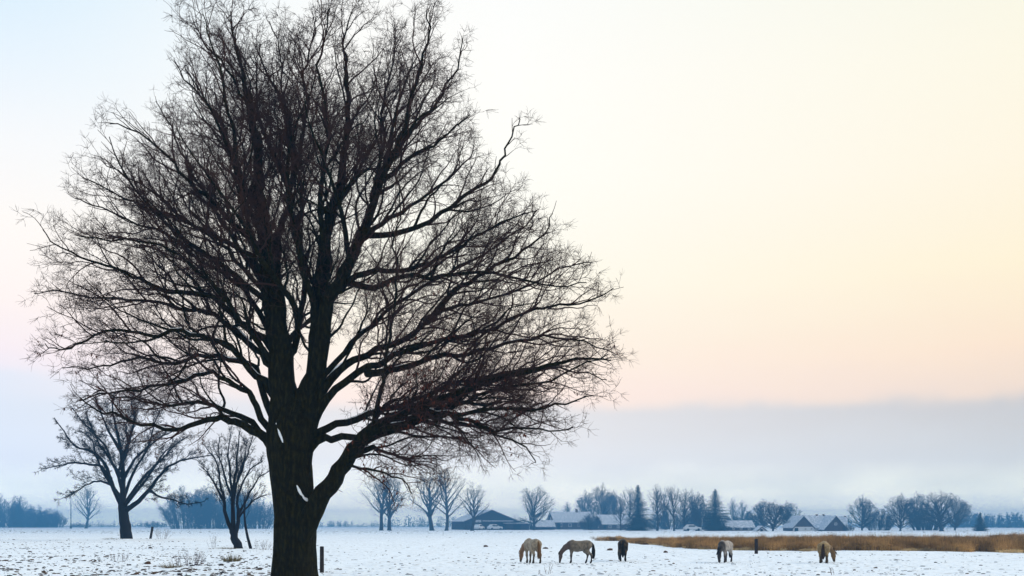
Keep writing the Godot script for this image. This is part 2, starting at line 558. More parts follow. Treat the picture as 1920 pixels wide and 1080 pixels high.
	limb_from([-0.51, 6.64, 0.00, -0.96, 7.12, 0.11, -1.42, 7.41, 0.22, -1.92, 7.98, 0.38, -2.65, 8.08, 0.54, -3.38, 8.20, 0.71, -3.87, 8.42, 0.84, -4.48, 8.65, 1.00, -5.06, 8.81, 1.15, -5.72, 9.06, 1.34, -6.12, 9.54, 1.50], 0.163, 0.012)
	limb_from([-0.55, 6.20, 0.00, -1.10, 6.78, -0.17, -1.69, 7.25, -0.34, -2.26, 7.76, -0.53, -3.11, 7.95, -0.75, -3.96, 8.21, -0.97, -4.96, 8.36, -1.22, -6.14, 8.49, -1.53, -7.18, 8.72, -1.79, -7.99, 8.68, -2.00], 0.143, 0.012)
	limb_from([-0.65, 5.62, 0.00, -1.09, 6.16, 0.27, -1.57, 6.68, 0.60, -2.00, 6.82, 0.83, -2.70, 6.96, 1.21, -3.35, 6.78, 1.58, -4.01, 6.87, 1.99, -4.63, 6.49, 2.42, -5.05, 6.18, 2.74, -5.37, 6.34, 3.00], 0.143, 0.012)
	limb_from([-0.70, 5.19, 0.00, -1.16, 6.26, -0.39, -1.93, 6.58, -0.69, -2.89, 6.71, -1.05, -4.03, 6.51, -1.49, -4.84, 6.82, -1.80, -5.78, 6.63, -2.17, -6.62, 6.58, -2.48, -7.50, 6.63, -2.80], 0.134, 0.012)
	limb_from([-0.72, 4.61, 0.00, -1.04, 5.35, 0.14, -1.52, 5.73, 0.26, -2.09, 6.00, 0.40, -2.72, 5.81, 0.55, -3.43, 5.67, 0.71, -4.15, 5.44, 0.89, -4.79, 5.35, 1.05, -5.34, 5.16, 1.20], 0.134, 0.012)
	limb_from([-0.62, 4.14, 0.00, -1.10, 4.50, 0.23, -1.61, 4.73, 0.48, -2.10, 4.78, 0.72, -2.70, 4.48, 1.05, -3.34, 4.48, 1.41, -3.97, 4.71, 1.81, -4.49, 4.81, 2.13, -4.77, 5.11, 2.40], 0.163, 0.012)
	limb_from([-0.61, 4.06, 0.00, -1.26, 4.79, -0.40, -2.11, 5.10, -0.80, -2.99, 5.45, -1.23, -3.89, 5.38, -1.64, -4.81, 5.55, -2.06, -5.85, 5.77, -2.53, -6.83, 6.15, -3.00], 0.124, 0.012)
	limb_from([-0.55, 6.93, 0.00, -1.20, 8.12, -0.16, -1.82, 8.73, -0.27, -2.58, 9.20, -0.40, -3.52, 9.99, -0.57, -4.53, 10.33, -0.71, -5.57, 10.82, -0.88, -6.37, 11.13, -1.00], 0.124, 0.012)
	limb_from([-0.46, 6.06, 0.00, -0.89, 6.84, 0.48, -1.33, 7.45, 0.97, -1.77, 8.15, 1.57, -2.33, 8.67, 2.19, -2.93, 8.89, 2.76, -3.60, 8.74, 3.37, -4.22, 8.69, 4.00], 0.124, 0.012)
	limb_from([0.13, 1.21, 0.20, 0.41, 1.89, 0.35, 0.78, 2.55, 0.54, 1.23, 3.16, 0.73, 1.63, 3.71, 0.92, 2.05, 4.20, 1.10, 2.57, 4.57, 1.28, 3.26, 4.85, 1.49, 4.26, 5.19, 1.81, 5.35, 5.52, 2.17, 6.47, 5.76, 2.55, 7.50, 5.99, 2.91, 8.32, 5.89, 3.20], 0.348, 0.014, 0.035, 0.75)
	limb_from([2.34, 4.50, 1.20, 2.58, 5.47, 1.35, 2.70, 6.01, 1.45, 2.80, 6.71, 1.58, 2.93, 7.58, 1.75, 3.02, 8.38, 1.91, 2.97, 9.18, 2.08, 3.15, 9.86, 2.23, 3.06, 10.60, 2.40], 0.077, 0.012)
	limb_from([2.13, 4.34, 1.10, 2.91, 4.53, 1.37, 3.64, 4.67, 1.65, 4.32, 4.72, 1.93, 5.36, 4.81, 2.38, 6.41, 4.75, 2.87, 7.22, 4.86, 3.27, 7.83, 5.00, 3.60], 0.143, 0.012)
	limb_from([1.86, 4.04, 1.00, 2.72, 4.41, 0.91, 3.55, 4.64, 0.81, 4.25, 4.68, 0.73, 4.95, 4.55, 0.64, 5.66, 4.27, 0.55, 6.30, 4.00, 0.46, 6.57, 3.60, 0.40], 0.115, 0.012)
	limb_from([3.20, 4.85, 1.50, 4.04, 4.83, 1.67, 4.86, 4.57, 1.88, 5.54, 4.33, 2.06, 6.14, 4.40, 2.23, 6.87, 4.30, 2.43, 7.45, 4.36, 2.60], 0.096, 0.012)
	limb_from([0.61, 5.19, 0.00, 0.94, 5.90, -0.10, 1.40, 6.32, -0.20, 2.23, 6.73, -0.35, 2.99, 7.04, -0.49, 3.57, 7.60, -0.62, 4.22, 7.98, -0.75, 5.01, 8.22, -0.89, 6.14, 8.54, -1.09, 7.29, 9.20, -1.32, 8.26, 9.46, -1.50], 0.191, 0.012)
	limb_from([0.58, 4.75, 0.00, 1.19, 5.60, 0.20, 2.09, 6.14, 0.43, 2.83, 6.42, 0.62, 3.43, 6.65, 0.77, 4.70, 6.90, 1.10, 5.51, 7.08, 1.32, 6.54, 7.46, 1.62, 7.15, 7.56, 1.79, 7.92, 7.59, 2.01, 8.48, 7.87, 2.20], 0.163, 0.012)
	limb_from([0.51, 4.39, 0.00, 1.13, 4.68, -0.19, 2.01, 4.98, -0.47, 3.15, 5.41, -0.87, 4.07, 5.87, -1.20, 5.27, 6.17, -1.61, 6.28, 6.50, -1.96, 7.36, 6.56, -2.32, 8.16, 6.44, -2.59, 8.78, 6.28, -2.80], 0.163, 0.012)
	limb_from([0.64, 4.23, 0.00, 1.34, 4.27, 0.23, 2.10, 4.35, 0.51, 2.82, 4.59, 0.81, 3.73, 4.88, 1.22, 4.72, 5.10, 1.69, 5.67, 5.34, 2.16, 6.60, 5.41, 2.64, 7.48, 5.72, 3.15, 8.21, 5.98, 3.60], 0.153, 0.012)
	limb_from([3.56, 7.64, -0.80, 4.12, 8.26, -0.77, 4.75, 8.70, -0.74, 5.50, 9.13, -0.70, 6.24, 9.57, -0.66, 6.83, 10.01, -0.63, 7.07, 10.59, -0.60], 0.124, 0.012)
	limb_from([2.17, 5.91, 1.00, 3.01, 6.05, 1.00, 4.13, 6.36, 1.00, 5.10, 6.47, 1.00, 6.08, 6.75, 1.00, 7.06, 6.89, 1.00, 7.90, 6.75, 1.00, 8.60, 6.44, 1.00], 0.115, 0.012)
	limb_from([0.90, 6.06, 0.00, 1.53, 7.00, -0.43, 2.35, 7.84, -0.92, 3.34, 8.72, -1.50, 4.38, 9.48, -2.06, 5.47, 10.22, -2.62, 6.35, 11.04, -3.12, 6.76, 11.57, -3.40], 0.115, 0.012)
	limb_from([1.13, 8.30, 0.00, 2.07, 8.77, 0.26, 2.84, 8.71, 0.48, 3.74, 8.86, 0.76, 4.41, 9.13, 0.99, 5.11, 9.47, 1.26, 5.94, 9.79, 1.57, 6.55, 9.91, 1.80], 0.115, 0.012)
	limb_from([1.94, 9.83, 0.00, 2.76, 9.81, 0.06, 3.71, 10.13, 0.14, 4.55, 10.72, 0.24, 5.23, 11.14, 0.31, 5.56, 11.57, 0.36, 5.78, 11.99, 0.41, 6.03, 12.54, 0.47, 6.14, 12.79, 0.50], 0.105, 0.012)
	limb_from([1.59, 9.39, 0.00, 2.30, 10.23, -0.38, 3.11, 10.85, -0.78, 3.83, 11.52, -1.17, 4.50, 12.23, -1.55, 4.83, 12.78, -1.80], 0.105, 0.012)
	limb_from([2.32, 11.20, 0.00, 2.98, 11.55, 0.45, 3.65, 11.80, 0.94, 4.30, 12.02, 1.46, 4.87, 12.28, 2.00], 0.096, 0.012)
	limb_from([2.68, 12.00, 0.00, 3.14, 12.91, -0.48, 3.63, 13.61, -0.93, 4.08, 14.51, -1.45, 4.42, 15.52, -2.00, 4.49, 16.34, -2.40], 0.096, 0.012)
	limb_from([1.30, 8.67, 0.00, 2.20, 8.33, 0.22, 3.09, 8.55, 0.47, 4.11, 8.48, 0.76, 5.11, 8.52, 1.07, 6.08, 8.33, 1.39, 7.03, 7.98, 1.72, 7.82, 8.05, 2.00], 0.115, 0.012)
	limb_from([1.68, 3.79, 0.90, 2.24, 4.02, 0.49, 2.60, 3.87, 0.19, 3.03, 3.78, -0.15, 3.57, 3.89, -0.58, 4.08, 3.74, -1.00], 0.077, 0.012)
	limb_from([1.38, 3.32, 0.80, 1.67, 3.56, 1.03, 2.23, 3.37, 1.44, 2.75, 3.22, 1.84, 3.23, 3.07, 2.24, 3.47, 2.72, 2.60], 0.067, 0.012)

# ---------------------------------------------------------------- other bare trees
# w: half widths of the crown from its foot to its top; each tree is trunk, limbs and twigs
func bare_tree(called: String, s: Dictionary) -> Node3D:
	rng.seed = s.seed
	var root := Node3D.new()
	root.name = called
	root.set_meta("called", called)
	root.set_meta("category", "tree")
	var h: float = s.h
	var foot: float = s.foot
	var w: Array = s.w
	var env := env_from(foot, (h - foot) / (w.size() - 1), w, w, 1.0)
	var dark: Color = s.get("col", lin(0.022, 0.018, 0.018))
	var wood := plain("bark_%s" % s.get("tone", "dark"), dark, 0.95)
	var heart := Vector3(0, foot + (h - foot) * s.get("heart", 0.1), 0)
	var r: float = s.r
	var lines := []
	var stems: int = s.get("stems", 0 if s.has("given") else 1)
	for k in stems:
		var d := Vector3(rng.randf_range(-1, 1), 5.0, rng.randf_range(-1, 1)).normalized()
		var p := Vector3.ZERO
		if stems > 1:
			var a := TAU * k / stems + rng.randf() * 0.5
			d = Vector3(cos(a) * s.get("spread", 0.26), 1.0, sin(a) * s.get("spread", 0.26)).normalized()
			p = Vector3(cos(a), -0.1, sin(a)) * r * 0.75
		lines.append(grow(p - Vector3(0, 0.2, 0), d, h * s.get("top", 0.8) * (1.0 if k == 0 else rng.randf_range(0.75, 1.0)), r, r * 0.12, h / 22.0, s.get("sway", 0.07), Vector3(0, 0.06, 0)))
	for g in lines:
		g[1][0] = g[1][0] * 1.35
		built("trunk" if stems == 1 else "stem", tubes([g], 8), wood, root)
	var limbs := []
	var count: int = s.limbs
	if s.has("given"):
		for g in s.given:
			(lines if lines.is_empty() else limbs).append(g)
		built("trunk", tubes(lines, 9), wood, root)
		lines = []
	for k in count:
		var g: Array = lines[k % stems]
		var pts: PackedVector3Array = g[0]
		var rad: PackedFloat32Array = g[1]
		var f := lerpf(foot * s.get("low", 0.9) / (h * s.get("top", 0.8)), 0.92, pow((k + 0.5) / count, s.get("bunch", 1.3)))
		var q := f * (pts.size() - 1)
		var p := pts[int(q)].lerp(pts[mini(int(q) + 1, pts.size() - 1)], q - int(q))
		var az := k * 2.4 + rng.randf_range(-0.4, 0.4)
		var el := lerpf(s.el0, s.el1, f) + rng.randf_range(-0.2, 0.2)
		var d := Vector3(cos(az) * cos(el), sin(el), sin(az) * cos(el))
		var room := clampf(env_room(env, p, d, h, h * 0.03), h * 0.05, h)
		limbs.append(grow(p, d, room * 0.98, minf(rad[int(q)] * 0.75, r * 0.12 + room * 0.022), r * 0.05, h / 24.0, s.get("bend", 0.14), Vector3(0, s.get("lift", 0.04), 0)))
	for g in limbs:
		built("limb", tubes([g], 5), wood, root)
	var u: float = s.unit
	var l1 := sprout(lines + limbs, {"gap": 0.9 * u, "start": 0.22, "lo": 0.4, "hi": 0.9, "a": 0.5, "b": 1.2 * u, "most": 4.0 * u, "least": 0.6 * u, "ra": s.tw * 1.6, "rb": 0.008, "tip": s.tw * 1.1, "seg": 0.5 * u, "wander": 0.18, "out": 0.45, "up": s.get("up", 0.12), "pace": 0.5 * u}, env, heart)
	var l2 := sprout(l1, {"gap": 0.55 * u, "start": 0.12, "lo": 0.45, "hi": 1.0, "a": 0.5, "b": 0.6 * u, "most": 1.8 * u, "least": 0.4 * u, "ra": s.tw * 1.2, "rb": 0.002, "tip": s.tw, "seg": 0.35 * u, "wander": 0.25, "out": 0.35, "up": s.get("up", 0.12), "pace": 0.5 * u}, env, heart)
	var fine := tubes(l1, 3)
	for g in l2:
		fine.tube(g[0], g[1], 3)
	built("branches", fine, wood, root, "stuff")
	var spots := []
	for g in l2:
		var pts: PackedVector3Array = g[0]
		for j in s.get("brush", 2):
			var q: int = pts.size() - 1 - (int(j) % (pts.size() - 1))
			spots.append([pts[q], (pts[q] - pts[q - 1]).normalized()])
	if s.get("brush", 2) > 0:
		sprays("twigs", spots, root, wood, 6, 0.8 * u, s.tw * 0.8)
	return root

func spruce(called: String, seed_of: int, h: float, half: float, col: Color, ragged := 0.25) -> Node3D:
	rng.seed = seed_of
	var root := Node3D.new()
	root.name = called
	root.set_meta("called", called)
	root.set_meta("category", "tree")
	var tb := Buf.new()
	tb.tube(PackedVector3Array([Vector3(0, -0.2, 0), Vector3(0, h * 0.5, 0), Vector3(0, h, 0)]), PackedFloat32Array([h * 0.022, h * 0.014, 0.02]), 7)
	built("trunk", tb, plain("spruce_bark", lin(0.04, 0.03, 0.025)), root)
	var nb := Buf.new()
	var whorls := int(h * 2.6)
	for k in whorls:
		var f := (k + 0.5) / whorls
		var y := h * lerpf(0.05, 0.985, f)
		var reach := half * pow(1.0 - f, 0.85) * rng.randf_range(1.0 - ragged, 1.0 + ragged * 0.5) + 0.12
		var m := 9 if f < 0.7 else 6
		for j in m:
			var az := TAU * (j + rng.randf() * 0.7) / m + k
			var rr := reach * rng.randf_range(0.72, 1.08)
			var o := Vector3(cos(az), 0, sin(az))
			var side := Vector3(-sin(az), 0, cos(az))
			var droop := lerpf(0.45, -0.35, f)
			for q in 5:
				var a := q / 5.0
				var p := Vector3(0, y, 0) + o * rr * a + Vector3(0, -droop * rr * a + 0.16 * rr * a * a, 0)
				var e := p + o * rr * 0.32 + Vector3(0, -droop * rr * 0.25 - 0.10, 0)
				var wide := rr * 0.30 * (1.1 - a) + 0.10
				for s in [-1.0, 1.0]:
					nb.tri(p, e + side * wide * s * 1.2 - Vector3(0, 0.12 * rng.randf(), 0), e * 0.55 + p * 0.45 - Vector3(0, 0.05, 0) - side * 0.02 * s)
				nb.tri(p + side * 0.03, e - Vector3(0, wide * 0.9, 0), p - side * 0.03 + o * 0.2)
	built("boughs", nb, plain("needles_%s" % called, col, 0.9), root, "stuff")
	return root

# a thicket that reads as one mass: many thin rods under a domed outline
func thicket(called: String, seed_of: int, h: float, half: float, rods: int, col: Color) -> Node3D:
	rng.seed = seed_of
	var root := Node3D.new()
	root.name = called
	root.set_meta("called", called)
	root.set_meta("category", "bush")
	var wood := plain("thicket_wood_%s" % called, col)
	var lines := []
	for k in rods:
		var a := rng.randf() * TAU
		var rr := sqrt(rng.randf())
		var p := Vector3(cos(a) * rr * half * 0.75, -0.1, sin(a) * rr * half * 0.75)
		var d := Vector3(cos(a) * rr * 0.5, 1.0, sin(a) * rr * 0.5).normalized()
		var tall := h * (1.0 - 0.45 * rr * rr) * rng.randf_range(0.65, 1.0)
		lines.append(grow(p, d, tall, h * 0.012, h * 0.003, h / 8.0, 0.12, Vector3.ZERO))
	var env := env_from(0.0, h / 4.0, [half, half * 1.05, half, half * 0.8, half * 0.2], [half, half * 1.05, half, half * 0.8, half * 0.2], 1.0)
	var u := h / 9.0
	var l1 := sprout(lines, {"gap": 0.7 * u, "start": 0.15, "lo": 0.4, "hi": 1.0, "a": 0.4, "b": 0.7 * u, "most": 2.2 * u, "least": 0.5 * u, "ra": 0.03 * u, "rb": 0.004, "tip": 0.02 * u, "seg": 0.4 * u, "wander": 0.2, "out": 0.3, "up": 0.2, "pace": 0.5 * u}, env, Vector3(0, h * 0.2, 0))
	built("stems", tubes(lines, 3), wood, root, "stuff")
	built("branches", tubes(l1, 3), wood, root, "stuff")
	var spots := []
	for g in l1:
		var pts: PackedVector3Array = g[0]
		spots.append([pts[-1], (pts[-1] - pts[-2]).normalized()])
		spots.append([pts[1], (pts[1] - pts[0]).normalized()])
	sprays("twigs", spots, root, wood, 6, 0.9 * u, 0.02 * u)
	return root

func bank_tree_limbs() -> Array:
	return [
		smooth_line([0.05, -0.27, 0.00, 0.00, 0.82, 0.00, -0.22, 2.23, 0.00, -0.33, 3.53, 0.00], 0.651, 0.434, 0.050, 0.90),
		smooth_line([-0.27, 3.09, 0.00, -0.26, 5.64, 0.17, -0.25, 7.52, 0.33, -0.40, 9.40, 0.50, -0.72, 11.27, 0.67, -1.03, 13.19, 0.83, -0.80, 14.68, 1.00], 0.407, 0.054, 0.050, 0.60),
		smooth_line([-0.33, 3.26, 0.00, -1.47, 5.27, -0.29, -1.96, 6.64, -0.57, -2.84, 8.19, -0.86, -4.33, 9.14, -1.14, -5.77, 9.54, -1.43, -7.05, 11.11, -1.71, -8.17, 12.51, -2.00], 0.325, 0.043, 0.050, 0.60),
		smooth_line([-1.57, 6.13, 0.00, -2.29, 7.30, 0.50, -3.22, 7.48, 1.00, -4.50, 7.67, 1.50, -6.15, 7.27, 2.00, -7.30, 6.98, 2.50], 0.217, 0.038, 0.050, 0.60),
		smooth_line([-1.36, 5.43, 0.00, -2.19, 5.83, 0.75, -3.01, 5.59, 1.50, -4.18, 4.66, 2.25, -5.17, 4.06, 3.00], 0.163, 0.033, 0.050, 0.60),
		smooth_line([-0.22, 2.66, 0.00, 1.41, 3.90, 0.29, 2.64, 5.03, 0.57, 3.55, 6.20, 0.86, 4.78, 7.32, 1.14, 6.00, 7.84, 1.43, 7.58, 8.19, 1.71, 9.48, 8.39, 2.00], 0.325, 0.043, 0.050, 0.60),
		smooth_line([-0.27, 3.20, 0.00, 0.19, 4.30, -0.50, 0.93, 5.68, -1.00, 1.74, 6.85, -1.50, 2.72, 7.98, -2.00, 3.99, 9.56, -2.50, 5.33, 10.66, -3.00], 0.271, 0.043, 0.050, 0.60),
		smooth_line([2.80, 4.91, 1.00, 4.24, 4.14, 1.75, 5.77, 3.91, 2.50, 7.33, 3.48, 3.25, 9.29, 3.78, 4.00], 0.163, 0.033, 0.050, 0.60),
		smooth_line([-0.33, 5.97, 0.00, 0.77, 7.51, 0.60, 1.74, 8.44, 1.20, 3.46, 9.68, 1.80, 5.20, 10.58, 2.40, 6.88, 11.06, 3.00], 0.217, 0.038, 0.050, 0.60),
		smooth_line([-0.33, 6.24, 0.00, -1.76, 7.95, -0.60, -2.60, 9.52, -1.20, -4.00, 10.95, -1.80, -5.63, 12.39, -2.40, -6.72, 13.62, -3.00], 0.217, 0.038, 0.050, 0.60),
		smooth_line([-0.43, 7.86, 0.00, 0.73, 10.75, 0.50, 1.29, 12.42, 1.00, 1.11, 13.65, 1.50, 1.61, 14.66, 2.00], 0.217, 0.038, 0.050, 0.60),
		smooth_line([-0.54, 8.95, 0.00, -1.72, 10.62, -0.50, -2.52, 11.81, -1.00, -3.49, 13.84, -1.50, -3.97, 14.89, -2.00], 0.217, 0.038, 0.050, 0.60),
		smooth_line([-0.33, 4.61, 0.00, -0.32, 6.73, 1.12, 1.07, 8.79, 2.25, 1.29, 11.34, 3.38, 3.06, 12.79, 4.50], 0.217, 0.038, 0.050, 0.60),
		smooth_line([-0.27, 3.80, 0.00, -1.45, 6.19, 1.25, -2.01, 8.25, 2.50, -1.91, 9.74, 3.75, -2.53, 10.57, 5.00], 0.217, 0.038, 0.050, 0.60),
		smooth_line([-0.27, 4.07, 0.00, 0.29, 6.84, -1.25, 1.21, 9.12, -2.50, 1.60, 12.01, -3.75, 1.73, 13.55, -5.00], 0.217, 0.038, 0.050, 0.60),
		smooth_line([-0.33, 4.61, 0.00, -1.63, 7.39, -1.25, -3.62, 9.68, -2.50, -5.14, 12.01, -3.75, -6.23, 13.84, -5.00], 0.217, 0.038, 0.050, 0.60),
		smooth_line([-0.22, 3.26, 0.00, 1.91, 5.11, 1.38, 3.90, 7.18, 2.75, 5.42, 8.67, 4.12, 6.92, 8.98, 5.50], 0.217, 0.038, 0.050, 0.60),
	]

func many_stem_limbs() -> Array:
	return [
		smooth_line([0.19, -0.36, 0.00, 0.12, 0.07, 0.00, -0.12, 0.80, 0.00, -0.27, 1.41, 0.00], 0.384, 0.231, 0.050, 0.90),
		smooth_line([-0.23, 1.14, 0.00, -0.70, 2.29, 0.10, -0.83, 3.52, 0.20, -1.10, 4.59, 0.30, -1.23, 5.92, 0.40, -1.58, 6.72, 0.50, -2.08, 7.36, 0.60], 0.192, 0.031, 0.050, 0.60),
		smooth_line([-0.23, 1.14, 0.00, -0.33, 2.72, -0.08, -0.31, 4.34, -0.16, -0.07, 5.69, -0.24, -0.01, 7.04, -0.32, 0.12, 8.52, -0.40], 0.231, 0.031, 0.050, 0.60),
		smooth_line([-0.31, 3.48, 0.00, -0.38, 5.66, 0.30, -0.45, 6.98, 0.60, -0.13, 8.32, 0.90], 0.134, 0.027, 0.050, 0.60),
		smooth_line([-0.08, 1.14, 0.00, 0.18, 2.45, 0.10, 0.13, 3.52, 0.20, 0.50, 4.59, 0.30, 1.06, 5.65, 0.40, 2.04, 6.30, 0.50], 0.192, 0.031, 0.050, 0.60),
		smooth_line([0.19, 2.52, 0.00, 0.89, 4.07, -0.27, 1.52, 5.16, -0.53, 2.23, 5.68, -0.80], 0.115, 0.027, 0.050, 0.60),
		smooth_line([-0.85, 3.29, 0.00, -1.33, 4.43, 0.43, -1.78, 5.36, 0.87, -2.17, 5.87, 1.30], 0.115, 0.027, 0.050, 0.60),
		smooth_line([-0.27, 3.87, 0.00, 0.35, 5.81, -0.40, 0.68, 7.19, -0.80, 0.88, 8.27, -1.20], 0.115, 0.027, 0.050, 0.60),
		smooth_line([-0.23, 3.10, 0.00, 0.24, 5.00, 0.47, 0.82, 6.50, 0.93, 1.10, 7.60, 1.40], 0.115, 0.027, 0.050, 0.60),
		smooth_line([-0.27, 3.48, 0.00, -1.02, 5.43, -0.47, -1.54, 7.01, -0.93, -1.59, 8.13, -1.40], 0.115, 0.027, 0.050, 0.60),
		smooth_line([0.12, 2.14, 0.00, 1.02, 3.09, 0.53, 1.77, 3.65, 1.07, 2.58, 3.83, 1.60], 0.096, 0.027, 0.050, 0.60),
	]

# ---------------------------------------------------------------- buildings
# A gabled house: w across the gable, l along the ridge; local +z is the gable that faces the field.
func gable_house(called: String, label: String, category: String, at: Vector3, turn: float, w: float, l: float, eave: float, ridge: float, wall: Material, roof_cover: Material, group := "") -> Node3D:
	var h := thing(called, label, category, at, turn, group)
	var a := w * 0.5
	var b := l * 0.5
	var wb := Buf.new()
	wb.quad(Vector3(-a, eave, b), Vector3(a, eave, b), Vector3(a, -0.3, b), Vector3(-a, -0.3, b))
	wb.tri(Vector3(0, ridge, b), Vector3(a, eave, b), Vector3(-a, eave, b))
	wb.quad(Vector3(a, eave, -b), Vector3(-a, eave, -b), Vector3(-a, -0.3, -b), Vector3(a, -0.3, -b))
	wb.tri(Vector3(0, ridge, -b), Vector3(-a, eave, -b), Vector3(a, eave, -b))
	wb.quad(Vector3(-a, eave, -b), Vector3(-a, eave, b), Vector3(-a, -0.3, b), Vector3(-a, -0.3, -b))
	wb.quad(Vector3(a, eave, b), Vector3(a, eave, -b), Vector3(a, -0.3, -b), Vector3(a, -0.3, b))
	built("walls", wb, wall, h)
	var over := 0.35
	var pitch := (ridge - eave) / a
	var th := 0.16
	for s in [-1.0, 1.0]:
		var rb := Buf.new()
		var e := Vector3(s * (a + over), eave - over * pitch, 0)
		var r := Vector3(0, ridge, 0)
		var up := Vector3(0, th, 0)
		var f := Vector3(0, 0, b + over)
		var lo: Array = [e + f, e - f, r - f, r + f]
		if s < 0.0:
			lo = [e - f, e + f, r + f, r - f]
		rb.quad(lo[1] + up, lo[0] + up, lo[3] + up, lo[2] + up)
		rb.quad(lo[0] + Vector3(0, 0.02, 0), lo[1] + Vector3(0, 0.02, 0), lo[2] + Vector3(0, 0.02, 0), lo[3] + Vector3(0, 0.02, 0))
		for k in 4:
			var p: Vector3 = lo[k] + Vector3(0, 0.02, 0)
			var q: Vector3 = lo[(k + 1) % 4] + Vector3(0, 0.02, 0)
			rb.quad(p, p + up, q + up, q)
		var slope := built("roof_slope", rb, roof_cover, h)
		# the bare edge board under the snow
		var vb := Buf.new()
		for z in [b + over + 0.02]:
			var p := Vector3(e.x, e.y, z)
			var q := Vector3(0, ridge, z)
			var dn := Vector3(0, -0.26, 0)
			var bk := Vector3(0, 0, -0.06)
			if s > 0.0:
				vb.quad(q, p, p + dn, q + dn)
			else:
				vb.quad(p, q, q + dn, p + dn)
			vb.quad(p + dn, q + dn, q + dn + bk, p + dn + bk)
		built("verge_board", vb, plain("old_timber", lin(0.035, 0.028, 0.026)), slope)
	return h

# a window set on a wall that faces local direction f (z = gable, x = side)
func window_on(h: Node3D, c: Vector3, size: Vector2, side: String, pane: Material) -> void:
	var x := Vector3(1, 0, 0)
	var o := Vector3(0, 0, 1)
	if side == "right":
		x = Vector3(0, 0, -1)
		o = Vector3(1, 0, 0)
	elif side == "left":
		x = Vector3(0, 0, 1)
		o = Vector3(-1, 0, 0)
	var fb := Buf.new()
	var a := x * size.x * 0.5
	var u := Vector3(0, size.y * 0.5, 0)
	var t := 0.07
	for bar in [[-a - u, a - u + Vector3(0, t, 0)], [-a + u - Vector3(0, t, 0), a + u], [-a - u, -a + u + x * t], [a - u - x * t, a + u], [-x * t * 0.4 - u, x * t * 0.4 + u]]:
		var p: Vector3 = c + bar[0] - o * 0.02
		var q: Vector3 = c + bar[1] + o * 0.06
		fb.box(Vector3(minf(p.x, q.x), minf(p.y, q.y), minf(p.z, q.z)), Vector3(maxf(p.x, q.x), maxf(p.y, q.y), maxf(p.z, q.z)))
	var w := built("window", fb, plain("window_paint", lin(0.7, 0.72, 0.74), 0.6), h)
	var gb := Buf.new()
	var z := c + o * 0.015
	gb.quad(z - a + u, z + a + u, z + a - u, z - a - u)
	built("pane", gb, pane, w)

func chimney_on(h: Node3D, at: Vector3, size := 0.55, tall := 0.9) -> void:
	var cb := Buf.new()
	cb.box(at + Vector3(-size * 0.5, -0.6, -size * 0.5), at + Vector3(size * 0.5, tall, size * 0.5))
	cb.box(at + Vector3(-size * 0.6, tall, -size * 0.6), at + Vector3(size * 0.6, tall + 0.1, size * 0.6))
	built("chimney", cb, plain("chimney_brick", lin(0.12, 0.06, 0.045)), h)

func slab(h: Node3D, called: String, lo: Vector3, hi: Vector3, m: Material) -> MeshInstance3D:
	var b := Buf.new()
	b.box(lo, hi)
	return built(called, b, m, h)

func small_car(label: String, at: Vector3, turn: float, paint: Material) -> void:
	var c := thing("parked_car", label, "car", at, turn)
	var side := PackedVector2Array([Vector2(-2.0, 0.35), Vector2(-2.05, 0.85), Vector2(-1.75, 1.0), Vector2(-1.35, 1.42), Vector2(0.3, 1.46), Vector2(0.95, 1.0), Vector2(1.85, 0.88), Vector2(2.05, 0.6), Vector2(2.0, 0.35)])
	var b := Buf.new()
	var m := side.size()
	for k in m:
		var p := side[k]
		var q := side[(k + 1) % m]
		var wp := 0.82 if p.y < 1.05 else 0.66
		var wq := 0.82 if q.y < 1.05 else 0.66
		b.quad(Vector3(p.x, p.y, -wp), Vector3(q.x, q.y, -wq), Vector3(q.x, q.y, wq), Vector3(p.x, p.y, wp))
		b.tri(Vector3(0, 0.7, 0.84), Vector3(p.x, p.y, wp), Vector3(q.x, q.y, wq))
		b.tri(Vector3(0, 0.7, -0.84), Vector3(q.x, q.y, -wq), Vector3(p.x, p.y, -wp))
	built("body", b, paint, c)
	var g := plain("car_glass", lin(0.02, 0.025, 0.03), 0.2)
	for z in [-0.8, 0.8]:
		slab(c, "window", Vector3(-1.15, 1.03, z - 0.04), Vector3(0.45, 1.34, z + 0.04), g)
	var sn := Buf.new()
	sn.box(Vector3(-1.3, 1.44, -0.6), Vector3(0.25, 1.54, 0.6))
	built("snow_cover", sn, plain("clean_snow", lin(0.78, 0.83, 0.90), 0.8), c)
	for x in [-1.3, 1.3]:
		for z in [-0.78, 0.78]:
			var wb := Buf.new()
			wb.tube(PackedVector3Array([Vector3(x, 0.32, z - 0.11), Vector3(x, 0.32, z - 0.1), Vector3(x, 0.32, z + 0.1), Vector3(x, 0.32, z + 0.11)]), PackedFloat32Array([0.02, 0.32, 0.32, 0.02]), 12)
			built("wheel", wb, plain("tyre", lin(0.015, 0.015, 0.015)), c)

